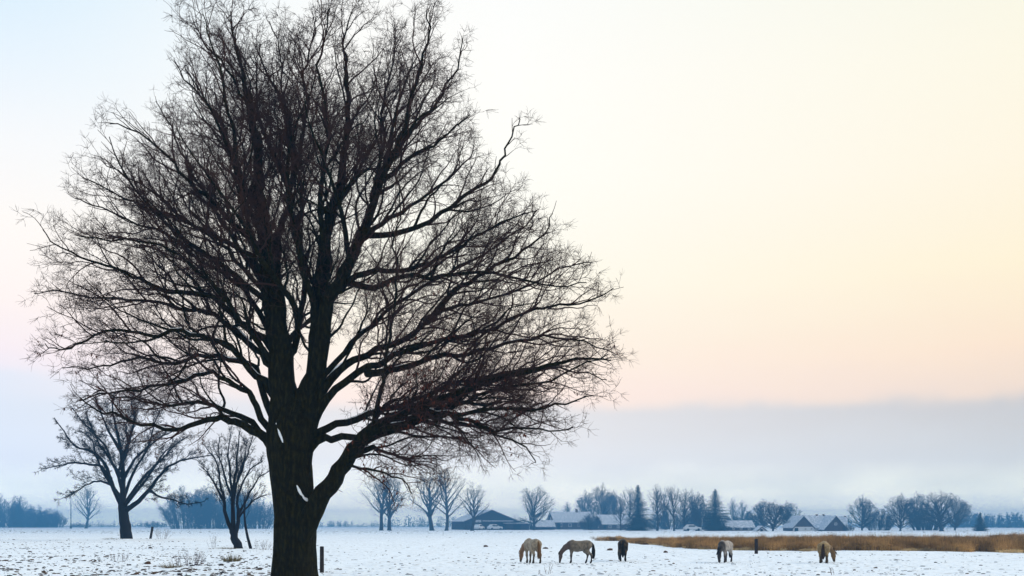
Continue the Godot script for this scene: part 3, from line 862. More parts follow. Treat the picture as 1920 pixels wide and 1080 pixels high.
func build_farms() -> void:
	var snow := bark("roof_snow", lin(0.34, 0.38, 0.44), lin(0.74, 0.79, 0.86), Vector3(0.25, 0.25, 0.25), 1.0)
	var brick := bark("dark_brick", lin(0.055, 0.036, 0.038), lin(0.11, 0.075, 0.072), Vector3(0.6, 0.6, 0.6), 1.0)
	var timber := bark("barn_timber", lin(0.030, 0.024, 0.028), lin(0.06, 0.045, 0.05), Vector3(0.9, 0.25, 0.9), 1.0)
	var render := plain("white_render", lin(0.62, 0.64, 0.66))
	var pane := plain("window_glass", lin(0.015, 0.018, 0.022), 0.15)
	# the long barn
	var h := gable_house("barn", "low wide dark barn with a snowy roof behind three bare trees", "barn", Vector3(-7.99, 0, -291), 0.24, 15.4, 20.0, 2.4, 5.5, timber, snow)
	slab(h, "strip_window", Vector3(-2.6, 2.35, 10.0), Vector3(6.2, 2.62, 10.05), plain("pale_sheet", lin(0.45, 0.5, 0.55)))
	slab(h, "strip_window", Vector3(-4.6, 2.1, 10.0), Vector3(-3.0, 2.75, 10.05), plain("pale_sheet", lin(0.45, 0.5, 0.55)))
	slab(h, "door", Vector3(-3.4, -0.2, 10.0), Vector3(-0.6, 2.0, 10.06), plain("old_timber", lin(0.035, 0.028, 0.026)))
	slab(h, "door", Vector3(1.2, -0.2, 10.0), Vector3(5.8, 2.0, 10.06), plain("barn_dark", lin(0.012, 0.012, 0.014)))
	for k in 9:
		slab(h, "post", Vector3(-7.6 + k * 1.85, -0.2, 10.02), Vector3(-7.45 + k * 1.85, 2.35, 10.12), plain("old_timber", lin(0.035, 0.028, 0.026)))
	var sh := thing("barn_shed", "low flat dark shed against the right side of the barn", "shed", Vector3(1.18, 0, -282), 0.2)
	slab(sh, "walls", Vector3(-3.2, -0.2, -2), Vector3(3.2, 1.75, 2), timber)
	var rb := Buf.new()
	rb.box(Vector3(-3.5, 1.78, -2.3), Vector3(3.5, 1.95, 2.3))
	built("roof", rb, snow, sh)
	slab(sh, "door", Vector3(-1.2, -0.1, 2.0), Vector3(0.8, 1.5, 2.05), plain("barn_dark", lin(0.012, 0.012, 0.014)))
	small_car("small white car parked in front of the dark barn", Vector3(-4.65, 0, -276), 0.5, plain("white_paint", lin(0.6, 0.64, 0.68), 0.4))
	small_car("pale car half hidden behind the tree in front of the barn", Vector3(-9.04, 0, -277), 1.2, plain("white_paint", lin(0.6, 0.64, 0.68), 0.4))
	# snow-roofed shed and farmhouse behind the dense tree
	h = gable_house("snowy_shed", "low shed whose snowy roof slope faces the field beside the dense tree", "shed", Vector3(8.55, 0, -287), -1.35, 4.4, 6.0, 1.0, 2.6, timber, snow)
	slab(h, "door", Vector3(2.2, -0.1, -1.0), Vector3(2.26, 0.8, 0.6), plain("barn_dark", lin(0.012, 0.012, 0.014)))
	h = gable_house("farmhouse", "long farmhouse with a wide snowy roof and a narrow dark gable", "house", Vector3(17.37, 0, -302), -1.25, 6.6, 12.4, 2.3, 5.1, brick, snow)
	for k in 4:
		window_on(h, Vector3(3.3, 1.3, -4.6 + k * 3.0), Vector2(1.0, 1.0), "right", pane)
	window_on(h, Vector3(-1.2, 1.3, 6.2), Vector2(0.9, 1.0), "front", pane)
	window_on(h, Vector3(0.0, 3.2, 6.2), Vector2(0.8, 0.8), "front", pane)
	slab(h, "door", Vector3(3.3, -0.1, 4.4), Vector3(3.37, 1.9, 5.4), plain("barn_dark", lin(0.012, 0.012, 0.014)))
	chimney_on(h, Vector3(0, 5.1, -2.0))
	h = gable_house("farmhouse", "squat snow-roofed house between the farmhouse and the tall spruce", "house", Vector3(28.50, 0, -288), -1.2, 6.0, 9.0, 1.7, 4.1, brick, snow)
	for k in 3:
		window_on(h, Vector3(3.0, 0.9, -3.0 + k * 2.6), Vector2(0.9, 0.8), "right", pane)
	window_on(h, Vector3(0.2, 0.9, 4.5), Vector2(0.9, 0.8), "front", pane)
	slab(h, "door", Vector3(3.0, -0.1, 3.4), Vector3(3.07, 1.5, 4.2), plain("barn_dark", lin(0.012, 0.012, 0.014)))
	# hay shed and snow-covered car by the bare row
	small_car("snow-covered car beside the wide spruce", Vector3(43.23, 0, -243), 0.15, plain("white_paint", lin(0.6, 0.64, 0.68), 0.4))
	h = gable_house("cottage", "very low dark cottage with a snowy roof right of the wide spruce", "house", Vector3(56.05, 0, -252), -1.45, 4.4, 6.8, 0.95, 2.4, brick, snow)
	for k in 3:
		window_on(h, Vector3(2.2, 0.5, -2.2 + k * 2.0), Vector2(0.6, 0.5), "right", pane)
	h = gable_house("field_hut", "tiny pale hut with a snow-covered gable roof by the round tree", "hut", Vector3(56.78, 0, -232), 0.1, 1.9, 2.0, 0.35, 1.15, render, snow)
	slab(h, "door", Vector3(-0.3, -0.05, 1.0), Vector3(0.3, 0.55, 1.04), plain("old_timber", lin(0.035, 0.028, 0.026)))
	# the twin-gabled farm
	h = gable_house("gabled_wing", "left dark gable of the twin-gabled farm above a white wall", "house", Vector3(68.84, 0, -244), 0.05, 4.7, 8.0, 1.05, 3.55, brick, snow, "wings of the twin-gabled farm")
	var ww := Buf.new()
	ww.box(Vector3(-2.55, -0.2, 4.02), Vector3(2.5, 1.02, 4.12))
	built("white_wall", ww, render, h)
	for k in 2:
		window_on(h, Vector3(0.45 + k * 1.4, 0.5, 4.13), Vector2(0.5, 0.45), "front", pane)
	slab(h, "door", Vector3(-2.2, -0.1, 4.13), Vector3(-1.3, 0.75, 4.17), plain("barn_dark", lin(0.012, 0.012, 0.014)))
	h = gable_house("gabled_wing", "right dark brick gable of the twin-gabled farm, reaching the ground", "house", Vector3(76.17, 0, -243), 0.05, 5.3, 8.0, 0.65, 3.55, brick, snow, "wings of the twin-gabled farm")
	window_on(h, Vector3(0.0, 1.7, 4.0), Vector2(0.6, 0.6), "front", pane)
	h = gable_house("middle_range", "low white range with a snowy roof between the two dark gables", "house", Vector3(73.41, 0, -246.2), -PI / 2 + 0.05, 6.4, 6.4, 0.95, 3.6, render, snow)
	window_on(h, Vector3(3.2, 0.45, 0.1), Vector2(0.5, 0.45), "right", pane)
	chimney_on(h, Vector3(0, 3.5, -0.6), 0.4, 0.45)
	chimney_on(h, Vector3(0, 3.5, -2.3), 0.4, 0.45)
	h = gable_house("barn_range", "snow-roofed range running back from the right gable of the farm", "house", Vector3(80.34, 0, -251), -PI / 2 - 0.25, 6.0, 4.4, 0.9, 3.4, brick, snow)
	slab(h, "door", Vector3(3.0, -0.1, -0.4), Vector3(3.06, 0.8, 0.6), plain("barn_dark", lin(0.012, 0.012, 0.014)))
	chimney_on(h, Vector3(0, 3.3, -2.0), 0.4, 0.3)

# ---------------------------------------------------------------- trees of the distance
func build_trees() -> void:
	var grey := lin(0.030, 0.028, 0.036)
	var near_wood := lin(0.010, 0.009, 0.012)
	# two trees on the bank
	var t := bare_tree("bank_tree", {"seed": 21, "h": 15.3, "foot": 2.6, "w": [5.5, 8.4, 9.2, 8.8, 8.0, 7.0, 5.2, 2.4], "r": 0.5, "limbs": 0, "given": bank_tree_limbs(), "unit": 0.48, "tw": 0.012, "brush": 3, "up": 0.05, "heart": 0.2, "col": near_wood, "tone": "bank"})
	add_tree(t, "broad bare tree with a leaning dark trunk on the snowy bank", on_ground(-39.25, -103.0), 0.0, Vector3.ONE)
	t = bare_tree("many_stemmed_tree", {"seed": 8, "h": 9.6, "foot": 1.4, "w": [1.0, 2.0, 2.6, 2.8, 2.8, 2.5, 1.9, 0.8], "r": 0.3, "limbs": 0, "given": many_stem_limbs(), "unit": 0.42, "tw": 0.008, "brush": 2, "up": 0.22, "col": near_wood, "tone": "bank"})
	add_tree(t, "slender tree of several upright stems between the bank tree and the oak", on_ground(-19.86, -73.0), 0.0, Vector3.ONE)
	var stump := thing("leaning_stem", "thin leaning stem beside the many-stemmed tree", "tree", on_ground(-18.66, -72.5))
	rng.seed = 91
	var g := grow(Vector3(0, -0.1, 0), Vector3(-0.30, 1.0, 0.05).normalized(), 4.2, 0.12, 0.03, 0.3, 0.07, Vector3(0.02, 0.02, 0))
	built("trunk", tubes([g], 7), plain("bark_bank", near_wood), stump)
	var sh := sprout([g], {"gap": 0.28, "start": 0.4, "lo": 0.4, "hi": 0.9, "a": 0.6, "b": 0.8, "most": 2.2, "least": 0.6, "ra": 0.014, "rb": 0.006, "tip": 0.007, "seg": 0.2, "wander": 0.16, "out": 0.1, "up": 0.1}, env_from(0.0, 3.0, [9.0, 9.0, 9.0], [9.0, 9.0, 9.0], 1.0), Vector3.ZERO)
	var sh2 := sprout(sh, {"gap": 0.2, "start": 0.2, "lo": 0.4, "hi": 0.9, "a": 0.6, "b": 0.2, "most": 1.0, "least": 0.3, "ra": 0.009, "rb": 0.003, "tip": 0.006, "seg": 0.15, "wander": 0.2, "out": 0.1, "up": 0.1}, env_from(0.0, 3.0, [9.0, 9.0, 9.0], [9.0, 9.0, 9.0], 1.0), Vector3.ZERO)
	built("twigs", tubes(sh + sh2, 3), plain("bark_bank", near_wood), stump, "stuff")

	# sources for the far trees; each is placed once and then copied
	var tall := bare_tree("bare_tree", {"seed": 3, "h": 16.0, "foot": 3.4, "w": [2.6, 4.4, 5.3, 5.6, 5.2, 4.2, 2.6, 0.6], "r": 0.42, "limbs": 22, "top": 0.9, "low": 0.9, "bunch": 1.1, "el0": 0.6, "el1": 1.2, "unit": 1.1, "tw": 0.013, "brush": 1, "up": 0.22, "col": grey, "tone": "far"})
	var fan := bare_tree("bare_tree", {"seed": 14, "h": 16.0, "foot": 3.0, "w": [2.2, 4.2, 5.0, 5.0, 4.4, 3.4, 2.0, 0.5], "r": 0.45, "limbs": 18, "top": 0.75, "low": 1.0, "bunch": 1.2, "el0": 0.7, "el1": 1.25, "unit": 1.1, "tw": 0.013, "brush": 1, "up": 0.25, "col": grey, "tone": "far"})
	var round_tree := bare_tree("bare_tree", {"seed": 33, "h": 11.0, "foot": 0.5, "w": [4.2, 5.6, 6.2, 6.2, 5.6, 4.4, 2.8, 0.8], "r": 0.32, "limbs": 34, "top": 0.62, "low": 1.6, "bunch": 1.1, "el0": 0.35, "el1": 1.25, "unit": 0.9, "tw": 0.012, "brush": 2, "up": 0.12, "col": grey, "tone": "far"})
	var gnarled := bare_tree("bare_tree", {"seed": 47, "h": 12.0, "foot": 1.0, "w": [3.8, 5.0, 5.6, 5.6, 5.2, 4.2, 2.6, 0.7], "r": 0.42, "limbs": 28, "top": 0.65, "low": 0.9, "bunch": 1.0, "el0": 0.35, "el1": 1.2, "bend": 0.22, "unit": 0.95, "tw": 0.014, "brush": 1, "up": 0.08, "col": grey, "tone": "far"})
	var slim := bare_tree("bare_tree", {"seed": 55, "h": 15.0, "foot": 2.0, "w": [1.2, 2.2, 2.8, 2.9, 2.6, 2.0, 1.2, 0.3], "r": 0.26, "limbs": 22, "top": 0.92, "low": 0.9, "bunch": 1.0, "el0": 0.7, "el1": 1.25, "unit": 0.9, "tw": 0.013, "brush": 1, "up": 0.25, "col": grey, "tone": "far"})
	var fir := spruce("spruce_tree", 5, 13.0, 5.0, lin(0.016, 0.024, 0.024), 0.4)
	var fir_wide := spruce("spruce_tree", 9, 12.0, 6.2, lin(0.014, 0.022, 0.022), 0.45)
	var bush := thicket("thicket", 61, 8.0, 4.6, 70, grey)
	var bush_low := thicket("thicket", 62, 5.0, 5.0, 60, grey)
	var row := "bare trees standing before the barn"
	add_tree(tall, "bare tree with a wide crown, first of the row left of the barn", on_ground(-33.78, -262.0), 0.3, Vector3(1.25, 0.93, 1.25), row)
	copy(fan, "slender bare tree close beside the first tree of the barn row", on_ground(-31.47, -260.0), 1.9, Vector3(1.2, 0.96, 1.2), row)
	add_tree(fan, "tall bare tree just left of the barn's snowy roof slope", on_ground(-20.13, -255.0), 4.3, Vector3(1.35, 1.0, 1.35), row)
	copy(tall, "tall bare tree standing before the barn's snowy roof slope", on_ground(-16.31, -252.0), 2.2, Vector3(1.05, 0.99, 1.05), row)
	copy(fan, "shorter bare tree before the dark gable of the barn", on_ground(-9.87, -250.0), 0.9, Vector3(0.98, 0.76, 0.98), row)
	add_tree(gnarled, "dense gnarled bare tree between the barn and the snowy shed", on_ground(5.87, -272.0), 0.5, Vector3(1.1, 1.0, 1.1))
	var homes := "bare trees around the farmhouses"
	copy(round_tree, "dense twiggy tree rising behind the long snowy farmhouse roof", on_ground(27.25, -310.0), 1.2, Vector3(1.05, 1.2, 1.05), homes)
	copy(slim, "thin bare tree in front of the squat snow-roofed house", on_ground(28.13, -262.0), 2.5, Vector3(0.8, 0.62, 0.8), homes)
	copy(slim, "small faint tree behind the long farmhouse ridge", on_ground(18.06, -330.0), 0.4, Vector3(0.9, 0.58, 0.9), homes)
	copy(bush, "dark bush hiding the right end of the long farmhouse", on_ground(21.65, -278.0), 0.4, Vector3(0.6, 0.62, 0.6), homes, "garden_bush")
	add_tree(fir, "tall dark pointed spruce beside the squat snow-roofed house", on_ground(31.05, -250.0), 0.0, Vector3(0.95, 0.88, 0.95))
	add_tree(slim, "bare tree next to the pointed spruce, first of four in a line", on_ground(35.22, -246.0), 0.8, Vector3(1.12, 0.74, 1.12), "bare trees between the two spruces")
	copy(tall, "second and widest bare tree of the line between the spruces", on_ground(38.88, -243.0), 3.2, Vector3(0.62, 0.68, 0.62), "bare trees between the two spruces")
	copy(slim, "third bare tree of the line between the spruces", on_ground(42.29, -248.0), 5.0, Vector3(1.05, 0.68, 1.05), "bare trees between the two spruces")
	copy(round_tree, "dense bare tree touching the left of the wide spruce", on_ground(47.24, -255.0), 3.9, Vector3(0.55, 0.84, 0.55), "bare trees between the two spruces")
	add_tree(fir_wide, "wide dark spruce with ragged boughs between the car and the low cottage", on_ground(49.33, -246.0), 0.0, Vector3(0.86, 0.86, 0.86))
	copy(slim, "pale thin tree behind the low cottage roof", on_ground(71.91, -330.0), 1.0, Vector3(0.9, 0.66, 0.9), "pale trees behind the low cottage")
	copy(slim, "pale thin tree right of the first one behind the low cottage", on_ground(76.17, -335.0), 2.0, Vector3(1.0, 0.62, 1.0), "pale trees behind the low cottage")
	add_tree(round_tree, "round dark-limbed tree beside the tiny hut", on_ground(60.74, -236.0), 0.0, Vector3(0.78, 0.62, 0.78), "round trees by the twin-gabled farm")
	copy(round_tree, "rounded tree behind the tiny hut, left of the dark-limbed one", on_ground(67.07, -270.0), 2.6, Vector3(0.75, 0.72, 0.75), "round trees by the twin-gabled farm")
	copy(round_tree, "rounded tree behind the left dark gable of the farm", on_ground(73.07, -268.0), 4.4, Vector3(0.72, 0.67, 0.72), "round trees by the twin-gabled farm")
	add_tree(bush_low, "dark low bush at the right end of the twin-gabled farm", on_ground(78.38, -236.0), 0.0, Vector3(0.30, 0.36, 0.30), "", "garden_bush")
	copy(round_tree, "twiggy tree standing right of the farm's dark low bush", on_ground(90.46, -262.0), 5.4, Vector3(0.85, 0.78, 0.85), "trees right of the farm")
	copy(bush, "thicket joining the twiggy tree to the big round trees", on_ground(94.87, -262.0), 2.4, Vector3(0.8, 0.72, 0.8), "trees right of the farm")
	copy(round_tree, "bushy low-branched tree, left one of the big round pair", on_ground(91.96, -240.0), 1.5, Vector3(0.74, 0.77, 0.74), "trees right of the farm")
	copy(round_tree, "thin crown rising behind the big round pair of trees", on_ground(105.08, -262.0), 3.1, Vector3(0.75, 0.86, 0.75), "trees right of the farm")
	copy(gnarled, "broad low-spreading bare tree, widest of those right of the farm", on_ground(100.11, -236.0), 4.0, Vector3(1.18, 0.79, 1.18), "trees right of the farm")
	copy(fir, "small dark pointed spruce standing alone at the field edge", on_ground(109.98, -238.0), 1.0, Vector3(0.45, 0.345, 0.45))
	copy(tall, "bare tree behind the pointed spruce, half hidden by it", on_ground(34.74, -300.0), 1.2, Vector3(0.7, 0.78, 0.7), homes)
	copy(round_tree, "twiggy crown behind the squat snow-roofed house", on_ground(32.00, -320.0), 2.2, Vector3(0.9, 1.05, 0.9), homes)
	copy(round_tree, "twiggy crown left of the long farmhouse, above its ridge", on_ground(24.68, -335.0), 4.2, Vector3(0.8, 1.1, 0.8), homes)
	copy(fan, "taller thin tree behind the line between the spruces", on_ground(43.96, -290.0), 4.0, Vector3(0.8, 0.76, 0.8), "trees behind the line between the spruces")
	copy(fan, "bare tree behind the gap left of the wide spruce", on_ground(51.59, -290.0), 5.4, Vector3(0.85, 0.72, 0.85), "trees behind the line between the spruces")
	copy(bush, "low thicket behind the line between the spruces", on_ground(47.36, -305.0), 0.0, Vector3(1.5, 0.75, 1.5), "trees behind the line between the spruces")
	copy(bush, "low thicket beneath the bare tree touching the wide spruce", on_ground(52.50, -285.0), 1.4, Vector3(1.1, 0.9, 1.1), "trees behind the line between the spruces")
	copy(bush, "low thicket behind the cottage and its pale trees", on_ground(73.26, -320.0), 3.0, Vector3(1.3, 0.72, 1.3), "pale trees behind the low cottage")
	copy(bush_low, "hedge-like thicket between the barn shed and the gnarled tree", on_ground(3.95, -300.0), 3.0, Vector3(1.0, 0.9, 1.0), "garden thickets")
	copy(bush, "domed thicket under the broad tree, filling its left side", on_ground(107.28, -262.0), 1.0, Vector3(1.1, 0.95, 1.1), "trees right of the farm")
	copy(round_tree, "rounded crown right behind the broad low-spreading tree", on_ground(114.45, -262.0), 0.2, Vector3(0.85, 0.78, 0.85), "trees right of the farm")
	# left side
	copy(fan, "hazy lone tree beside the tall thin mast", on_ground(-148.03, -352.0), 0.6, Vector3(1.1, 1.0, 1.1))
	copy(bush_low, "faint low bush far out on the field left of the dense grove", on_ground(-141.05, -400.0), 1.0, Vector3(0.95, 0.62, 0.95), "faint bushes along the far field edge")
	copy(bush_low, "faint flat bush behind the hazy lone tree", on_ground(-182.86, -430.0), 1.0, Vector3(0.9, 0.4, 0.9), "faint bushes along the far field edge")
	# the grove between the bank tree and the oak
	var grove := "trees of the dense blue grove left of the oak"
	copy(bush, "domed outer tree at the left end of the dense grove", on_ground(-105.60, -330.0), 0.0, Vector3(1.6, 1.75, 1.6), grove)
	add_tree(bush, "tall domed tree of the dense grove behind the many stems", on_ground(-99.62, -335.0), 2.0, Vector3(1.6, 1.9, 1.6), grove)
	copy(bush, "lower tree of the dense grove seen through the many stems", on_ground(-91.39, -332.0), 4.0, Vector3(1.6, 1.7, 1.6), grove)
	copy(bush, "tree of the dense grove nearest the oak trunk", on_ground(-84.00, -336.0), 5.2, Vector3(1.3, 1.35, 1.3), grove)
	copy(round_tree, "taller twiggy crown above the left part of the grove", on_ground(-105.68, -345.0), 1.1, Vector3(1.1, 1.25, 1.1), grove)
	copy(round_tree, "taller twiggy crown above the right part of the grove", on_ground(-90.43, -345.0), 2.9, Vector3(1.1, 1.2, 1.1), grove)
	# the wood at the far left
	var wood := "trees of the hazy wood at the left edge of the field"
	copy(bush, "highest rounded tree of the hazy wood, at the edge of view", on_ground(-210.44, -420.0), 0.0, Vector3(1.5, 1.75, 1.5), wood)
	copy(bush, "rounded tree of the hazy wood between its highest tree and the first spruce", on_ground(-201.82, -415.0), 1.0, Vector3(1.2, 1.4, 1.2), wood)
	copy(bush, "rounded tree of the hazy wood below the faint bare crown", on_ground(-197.56, -418.0), 2.0, Vector3(1.3, 1.2, 1.3), wood)
	copy(bush, "low rounded tree of the hazy wood beside the second spruce", on_ground(-190.88, -414.0), 3.0, Vector3(1.2, 1.0, 1.2), wood)
	copy(bush, "last rounded tree of the hazy wood, where it meets the open field", on_ground(-187.86, -416.0), 4.0, Vector3(0.9, 0.95, 0.9), wood)
	copy(fir, "larger spruce tip of the hazy wood below the faint bare crown", on_ground(-200.04, -410.0), 1.0, Vector3(0.9, 0.74, 0.9), wood)
	copy(fir, "small spruce tip of the hazy wood near its open end", on_ground(-190.76, -410.0), 2.0, Vector3(0.7, 0.56, 0.7), wood)
	copy(tall, "faint bare crown rising above the hazy wood", on_ground(-214.21, -440.0), 2.0, Vector3(0.95, 0.88, 0.95), wood)
	# the far wood behind everything
	far_wood()

func add_tree(t: Node3D, label: String, at: Vector3, turn: float, size: Vector3, group := "", called := "") -> void:
	t.name = numbered(called if called else str(t.get_meta("called")))
	add_child(t)
	t.position = at
	t.rotation.y = turn
	t.scale = size
	tag(t, label, t.get_meta("category"), group)

func far_wood() -> void:
	rng.seed = 77
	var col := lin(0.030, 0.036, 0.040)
	var b := Buf.new()
	# a pine wood on the right and a broken belt of trees along the rest of the horizon
	for k in 900:
		var pine := k < 330
		var z := -rng.randf_range(385.0, 440.0) if pine else -rng.randf_range(470.0, 540.0)
		var u := rng.randf_range(1790.0, 2250.0) if pine else rng.randf_range(-60.0, 1990.0)
		var x := (u - 960.0) / 1900.0 * -z
		var h := 5.6 * rng.randf_range(0.75, 1.12) if pine else 3.3 * rng.randf_range(0.5, 1.1)
		if not pine:
			if noise.get_noise_1d(x * 0.8) < 0.0:
				h *= 0.6
			if u > 600.0 and u < 900.0:
				h *= 1.7
			if u > 1560.0:
				h *= 1.4
		var p := Vector3(x, -0.2, z)
		b.tube(PackedVector3Array([p, p + Vector3(0, h * 0.9, 0)]), PackedFloat32Array([0.16, 0.04]), 3)
		for j in 60 if pine else 44:
			var f := rng.randf()
			var a := rng.randf() * TAU
			var rr := (h * 0.30 * (1.12 - f) if pine else h * 0.6 * sqrt(1.0 - f * f)) * sqrt(rng.randf())
			var c := p + Vector3(cos(a) * rr, h * lerpf(0.04, 1.0, f), sin(a) * rr)
			var s := h * (0.09 if pine else 0.10) * (1.15 - f * 0.6)
			b.tri(c + any_dir() * s, c + any_dir() * s, c + any_dir() * s + Vector3(0, s * 0.7, 0))
	built("forest", b, plain("far_wood", col), self, "stuff").set_meta("label", "hazy belt of far woods along the horizon")

# ---------------------------------------------------------------- animals
# joints of a grazing pony: x forward, y up, z to its left side... each bone is from, to, radius, radius
func pony_bones(neck_turn: float, stance: Array) -> Array:
	var nb := Vector3(0.50, 1.02, 0)
	var turn := Basis(Vector3.UP, neck_turn)
	var n1 := nb + turn * Vector3(0.32, -0.16, 0)
	var poll := nb + turn * Vector3(0.58, -0.44, 0)
	var cheek := nb + turn * Vector3(0.61, -0.64, 0)
	var muzzle := nb + turn * Vector3(0.66, -0.94, 0)
	var b := [
		[Vector3(0.36, 0.93, 0), Vector3(0.05, 0.92, 0), 0.27, 0.285], [Vector3(0.05, 0.92, 0), Vector3(-0.40, 0.95, 0), 0.285, 0.265],
		[Vector3(-0.40, 0.97, 0), Vector3(-0.68, 1.02, 0), 0.255, 0.23], [Vector3(0.34, 1.14, 0), Vector3(-0.05, 1.08, 0), 0.12, 0.13], [Vector3(-0.05, 1.08, 0), Vector3(-0.55, 1.14, 0), 0.13, 0.13],
		[Vector3(0.36, 1.10, 0), nb, 0.19, 0.21], [nb, n1, 0.21, 0.155], [n1, poll, 0.155, 0.105], [poll, cheek, 0.105, 0.112], [cheek, muzzle, 0.105, 0.062],
	]
	for k in 2:
		var s := 1.0 if k == 0 else -1.0
		var f: float = stance[k]
		b.append([Vector3(0.40, 0.98, s * 0.12), Vector3(0.40 + f * 0.2, 0.70, s * 0.135), 0.15, 0.10])
		b.append([Vector3(0.40 + f * 0.2, 0.70, s * 0.135), Vector3(0.42 + f * 0.6, 0.41, s * 0.13), 0.088, 0.056])
		b.append([Vector3(0.42 + f * 0.6, 0.41, s * 0.13), Vector3(0.41 + f, 0.12, s * 0.13), 0.052, 0.042])
		b.append([Vector3(0.41 + f, 0.12, s * 0.13), Vector3(0.45 + f, 0.04, s * 0.13), 0.045, 0.058])
		var r: float = stance[k + 2]
		b.append([Vector3(-0.62, 0.98, s * 0.11), Vector3(-0.50 + r * 0.3, 0.70, s * 0.15), 0.20, 0.135])
		b.append([Vector3(-0.50 + r * 0.3, 0.70, s * 0.15), Vector3(-0.76 + r * 0.7, 0.45, s * 0.145), 0.115, 0.062])
		b.append([Vector3(-0.76 + r * 0.7, 0.45, s * 0.145), Vector3(-0.72 + r, 0.12, s * 0.14), 0.056, 0.043])
		b.append([Vector3(-0.72 + r, 0.12, s * 0.14), Vector3(-0.67 + r, 0.04, s * 0.14), 0.046, 0.058])
		b.append([poll + turn * Vector3(-0.02, 0.06, s * 0.06), poll + turn * Vector3(-0.01, 0.17, s * 0.085), 0.035, 0.014])
	return b

func skin(bones: Array, cell: float, k: float, paint: Callable) -> Buf:
	var lo := Vector3.INF
	var hi := -Vector3.INF
	for b in bones:
		for e in 2:
			var p: Vector3 = b[e]
			var r: float = b[e + 2] + k * 3.0
			lo = lo.min(p - Vector3.ONE * r)
			hi = hi.max(p + Vector3.ONE * r)
	var size := ((hi - lo) / cell).ceil()
	var nx := int(size.x) + 2
	var ny := int(size.y) + 2
	var nz := int(size.z) + 2
	var f := PackedFloat32Array()
	f.resize(nx * ny * nz)
	for b in bones:
		var pa: Vector3 = b[0]
		var pb: Vector3 = b[1]
		var ra: float = b[2]
		var rb: float = b[3]
		var reach := Vector3.ONE * (maxf(ra, rb) + k * 2.5)
		var i0 := ((pa.min(pb) - reach - lo) / cell).floor().max(Vector3.ZERO)
		var i1 := ((pa.max(pb) + reach - lo) / cell).ceil().min(Vector3(nx - 1, ny - 1, nz - 1))
		var ab := pb - pa
		var len2 := maxf(ab.length_squared(), 1e-6)
		for z in range(int(i0.z), int(i1.z) + 1):
			for y in range(int(i0.y), int(i1.y) + 1):
				for x in range(int(i0.x), int(i1.x) + 1):
					var p := lo + Vector3(x, y, z) * cell
					var t := clampf((p - pa).dot(ab) / len2, 0.0, 1.0)
					var d := (p - pa - ab * t).length() - lerpf(ra, rb, t)
					if d < k * 3.0:
						f[(z * ny + y) * nx + x] += exp(-d / k)
	for q in f.size():
		f[q] = -k * log(f[q]) if f[q] > 1e-9 else k * 4.0
	var out := Buf.new()
	var id := {}
	var sx := 1
	var sy := nx
	var sz := nx * ny
	var corner := [0, sx, sy, sx + sy, sz, sx + sz, sy + sz, sx + sy + sz]
	for z in nz - 1:
		for y in ny - 1:
			for x in nx - 1:
				var q := (z * ny + y) * nx + x
				var inside := 0
				for c in 8:
					if f[q + corner[c]] < 0.0:
						inside += 1
				if inside == 0 or inside == 8:
					continue
				var sum := Vector3.ZERO
				var n := 0
				for e in [[0, 1], [2, 3], [4, 5], [6, 7], [0, 2], [1, 3], [4, 6], [5, 7], [0, 4], [1, 5], [2, 6], [3, 7]]:
					var fa := f[q + corner[e[0]]]
					var fb := f[q + corner[e[1]]]
					if (fa < 0.0) != (fb < 0.0):
						var t := fa / (fa - fb)
						var ca := Vector3(e[0] & 1, (e[0] >> 1) & 1, e[0] >> 2)
						var cb := Vector3(e[1] & 1, (e[1] >> 1) & 1, e[1] >> 2)
						sum += ca.lerp(cb, t)
						n += 1
				var p := lo + (Vector3(x, y, z) + sum / n) * cell
				id[q] = out.v.size()
				out.v.append(p)
				var g := Vector3(f[q + 1] - f[q] + f[q + sx + sy] - f[q + sy], f[q + sy] - f[q] + f[q + sx + sy] - f[q + sx], f[q + sz] - f[q] + f[q + sx + sz] - f[q + sx])
				out.n.append(g.normalized())
				out.c.append(paint.call(p))
	for q in id:
		for e in [[sx, sy, sz], [sy, sz, sx], [sz, sx, sy]]:
			var a: bool = f[q] < 0.0
			if a == (f[q + e[0]] < 0.0):
				continue
			var i0: int = id.get(q, -1)
			var i1: int = id.get(q - e[1], -1)
			var i2: int = id.get(q - e[1] - e[2], -1)
			var i3: int = id.get(q - e[2], -1)
			if i1 < 0 or i2 < 0 or i3 < 0:
				continue
			var order := [i0, i1, i2, i0, i2, i3] if not a else [i0, i2, i1, i0, i3, i2]
			for w in order:
				out.i.append(w)
	return out

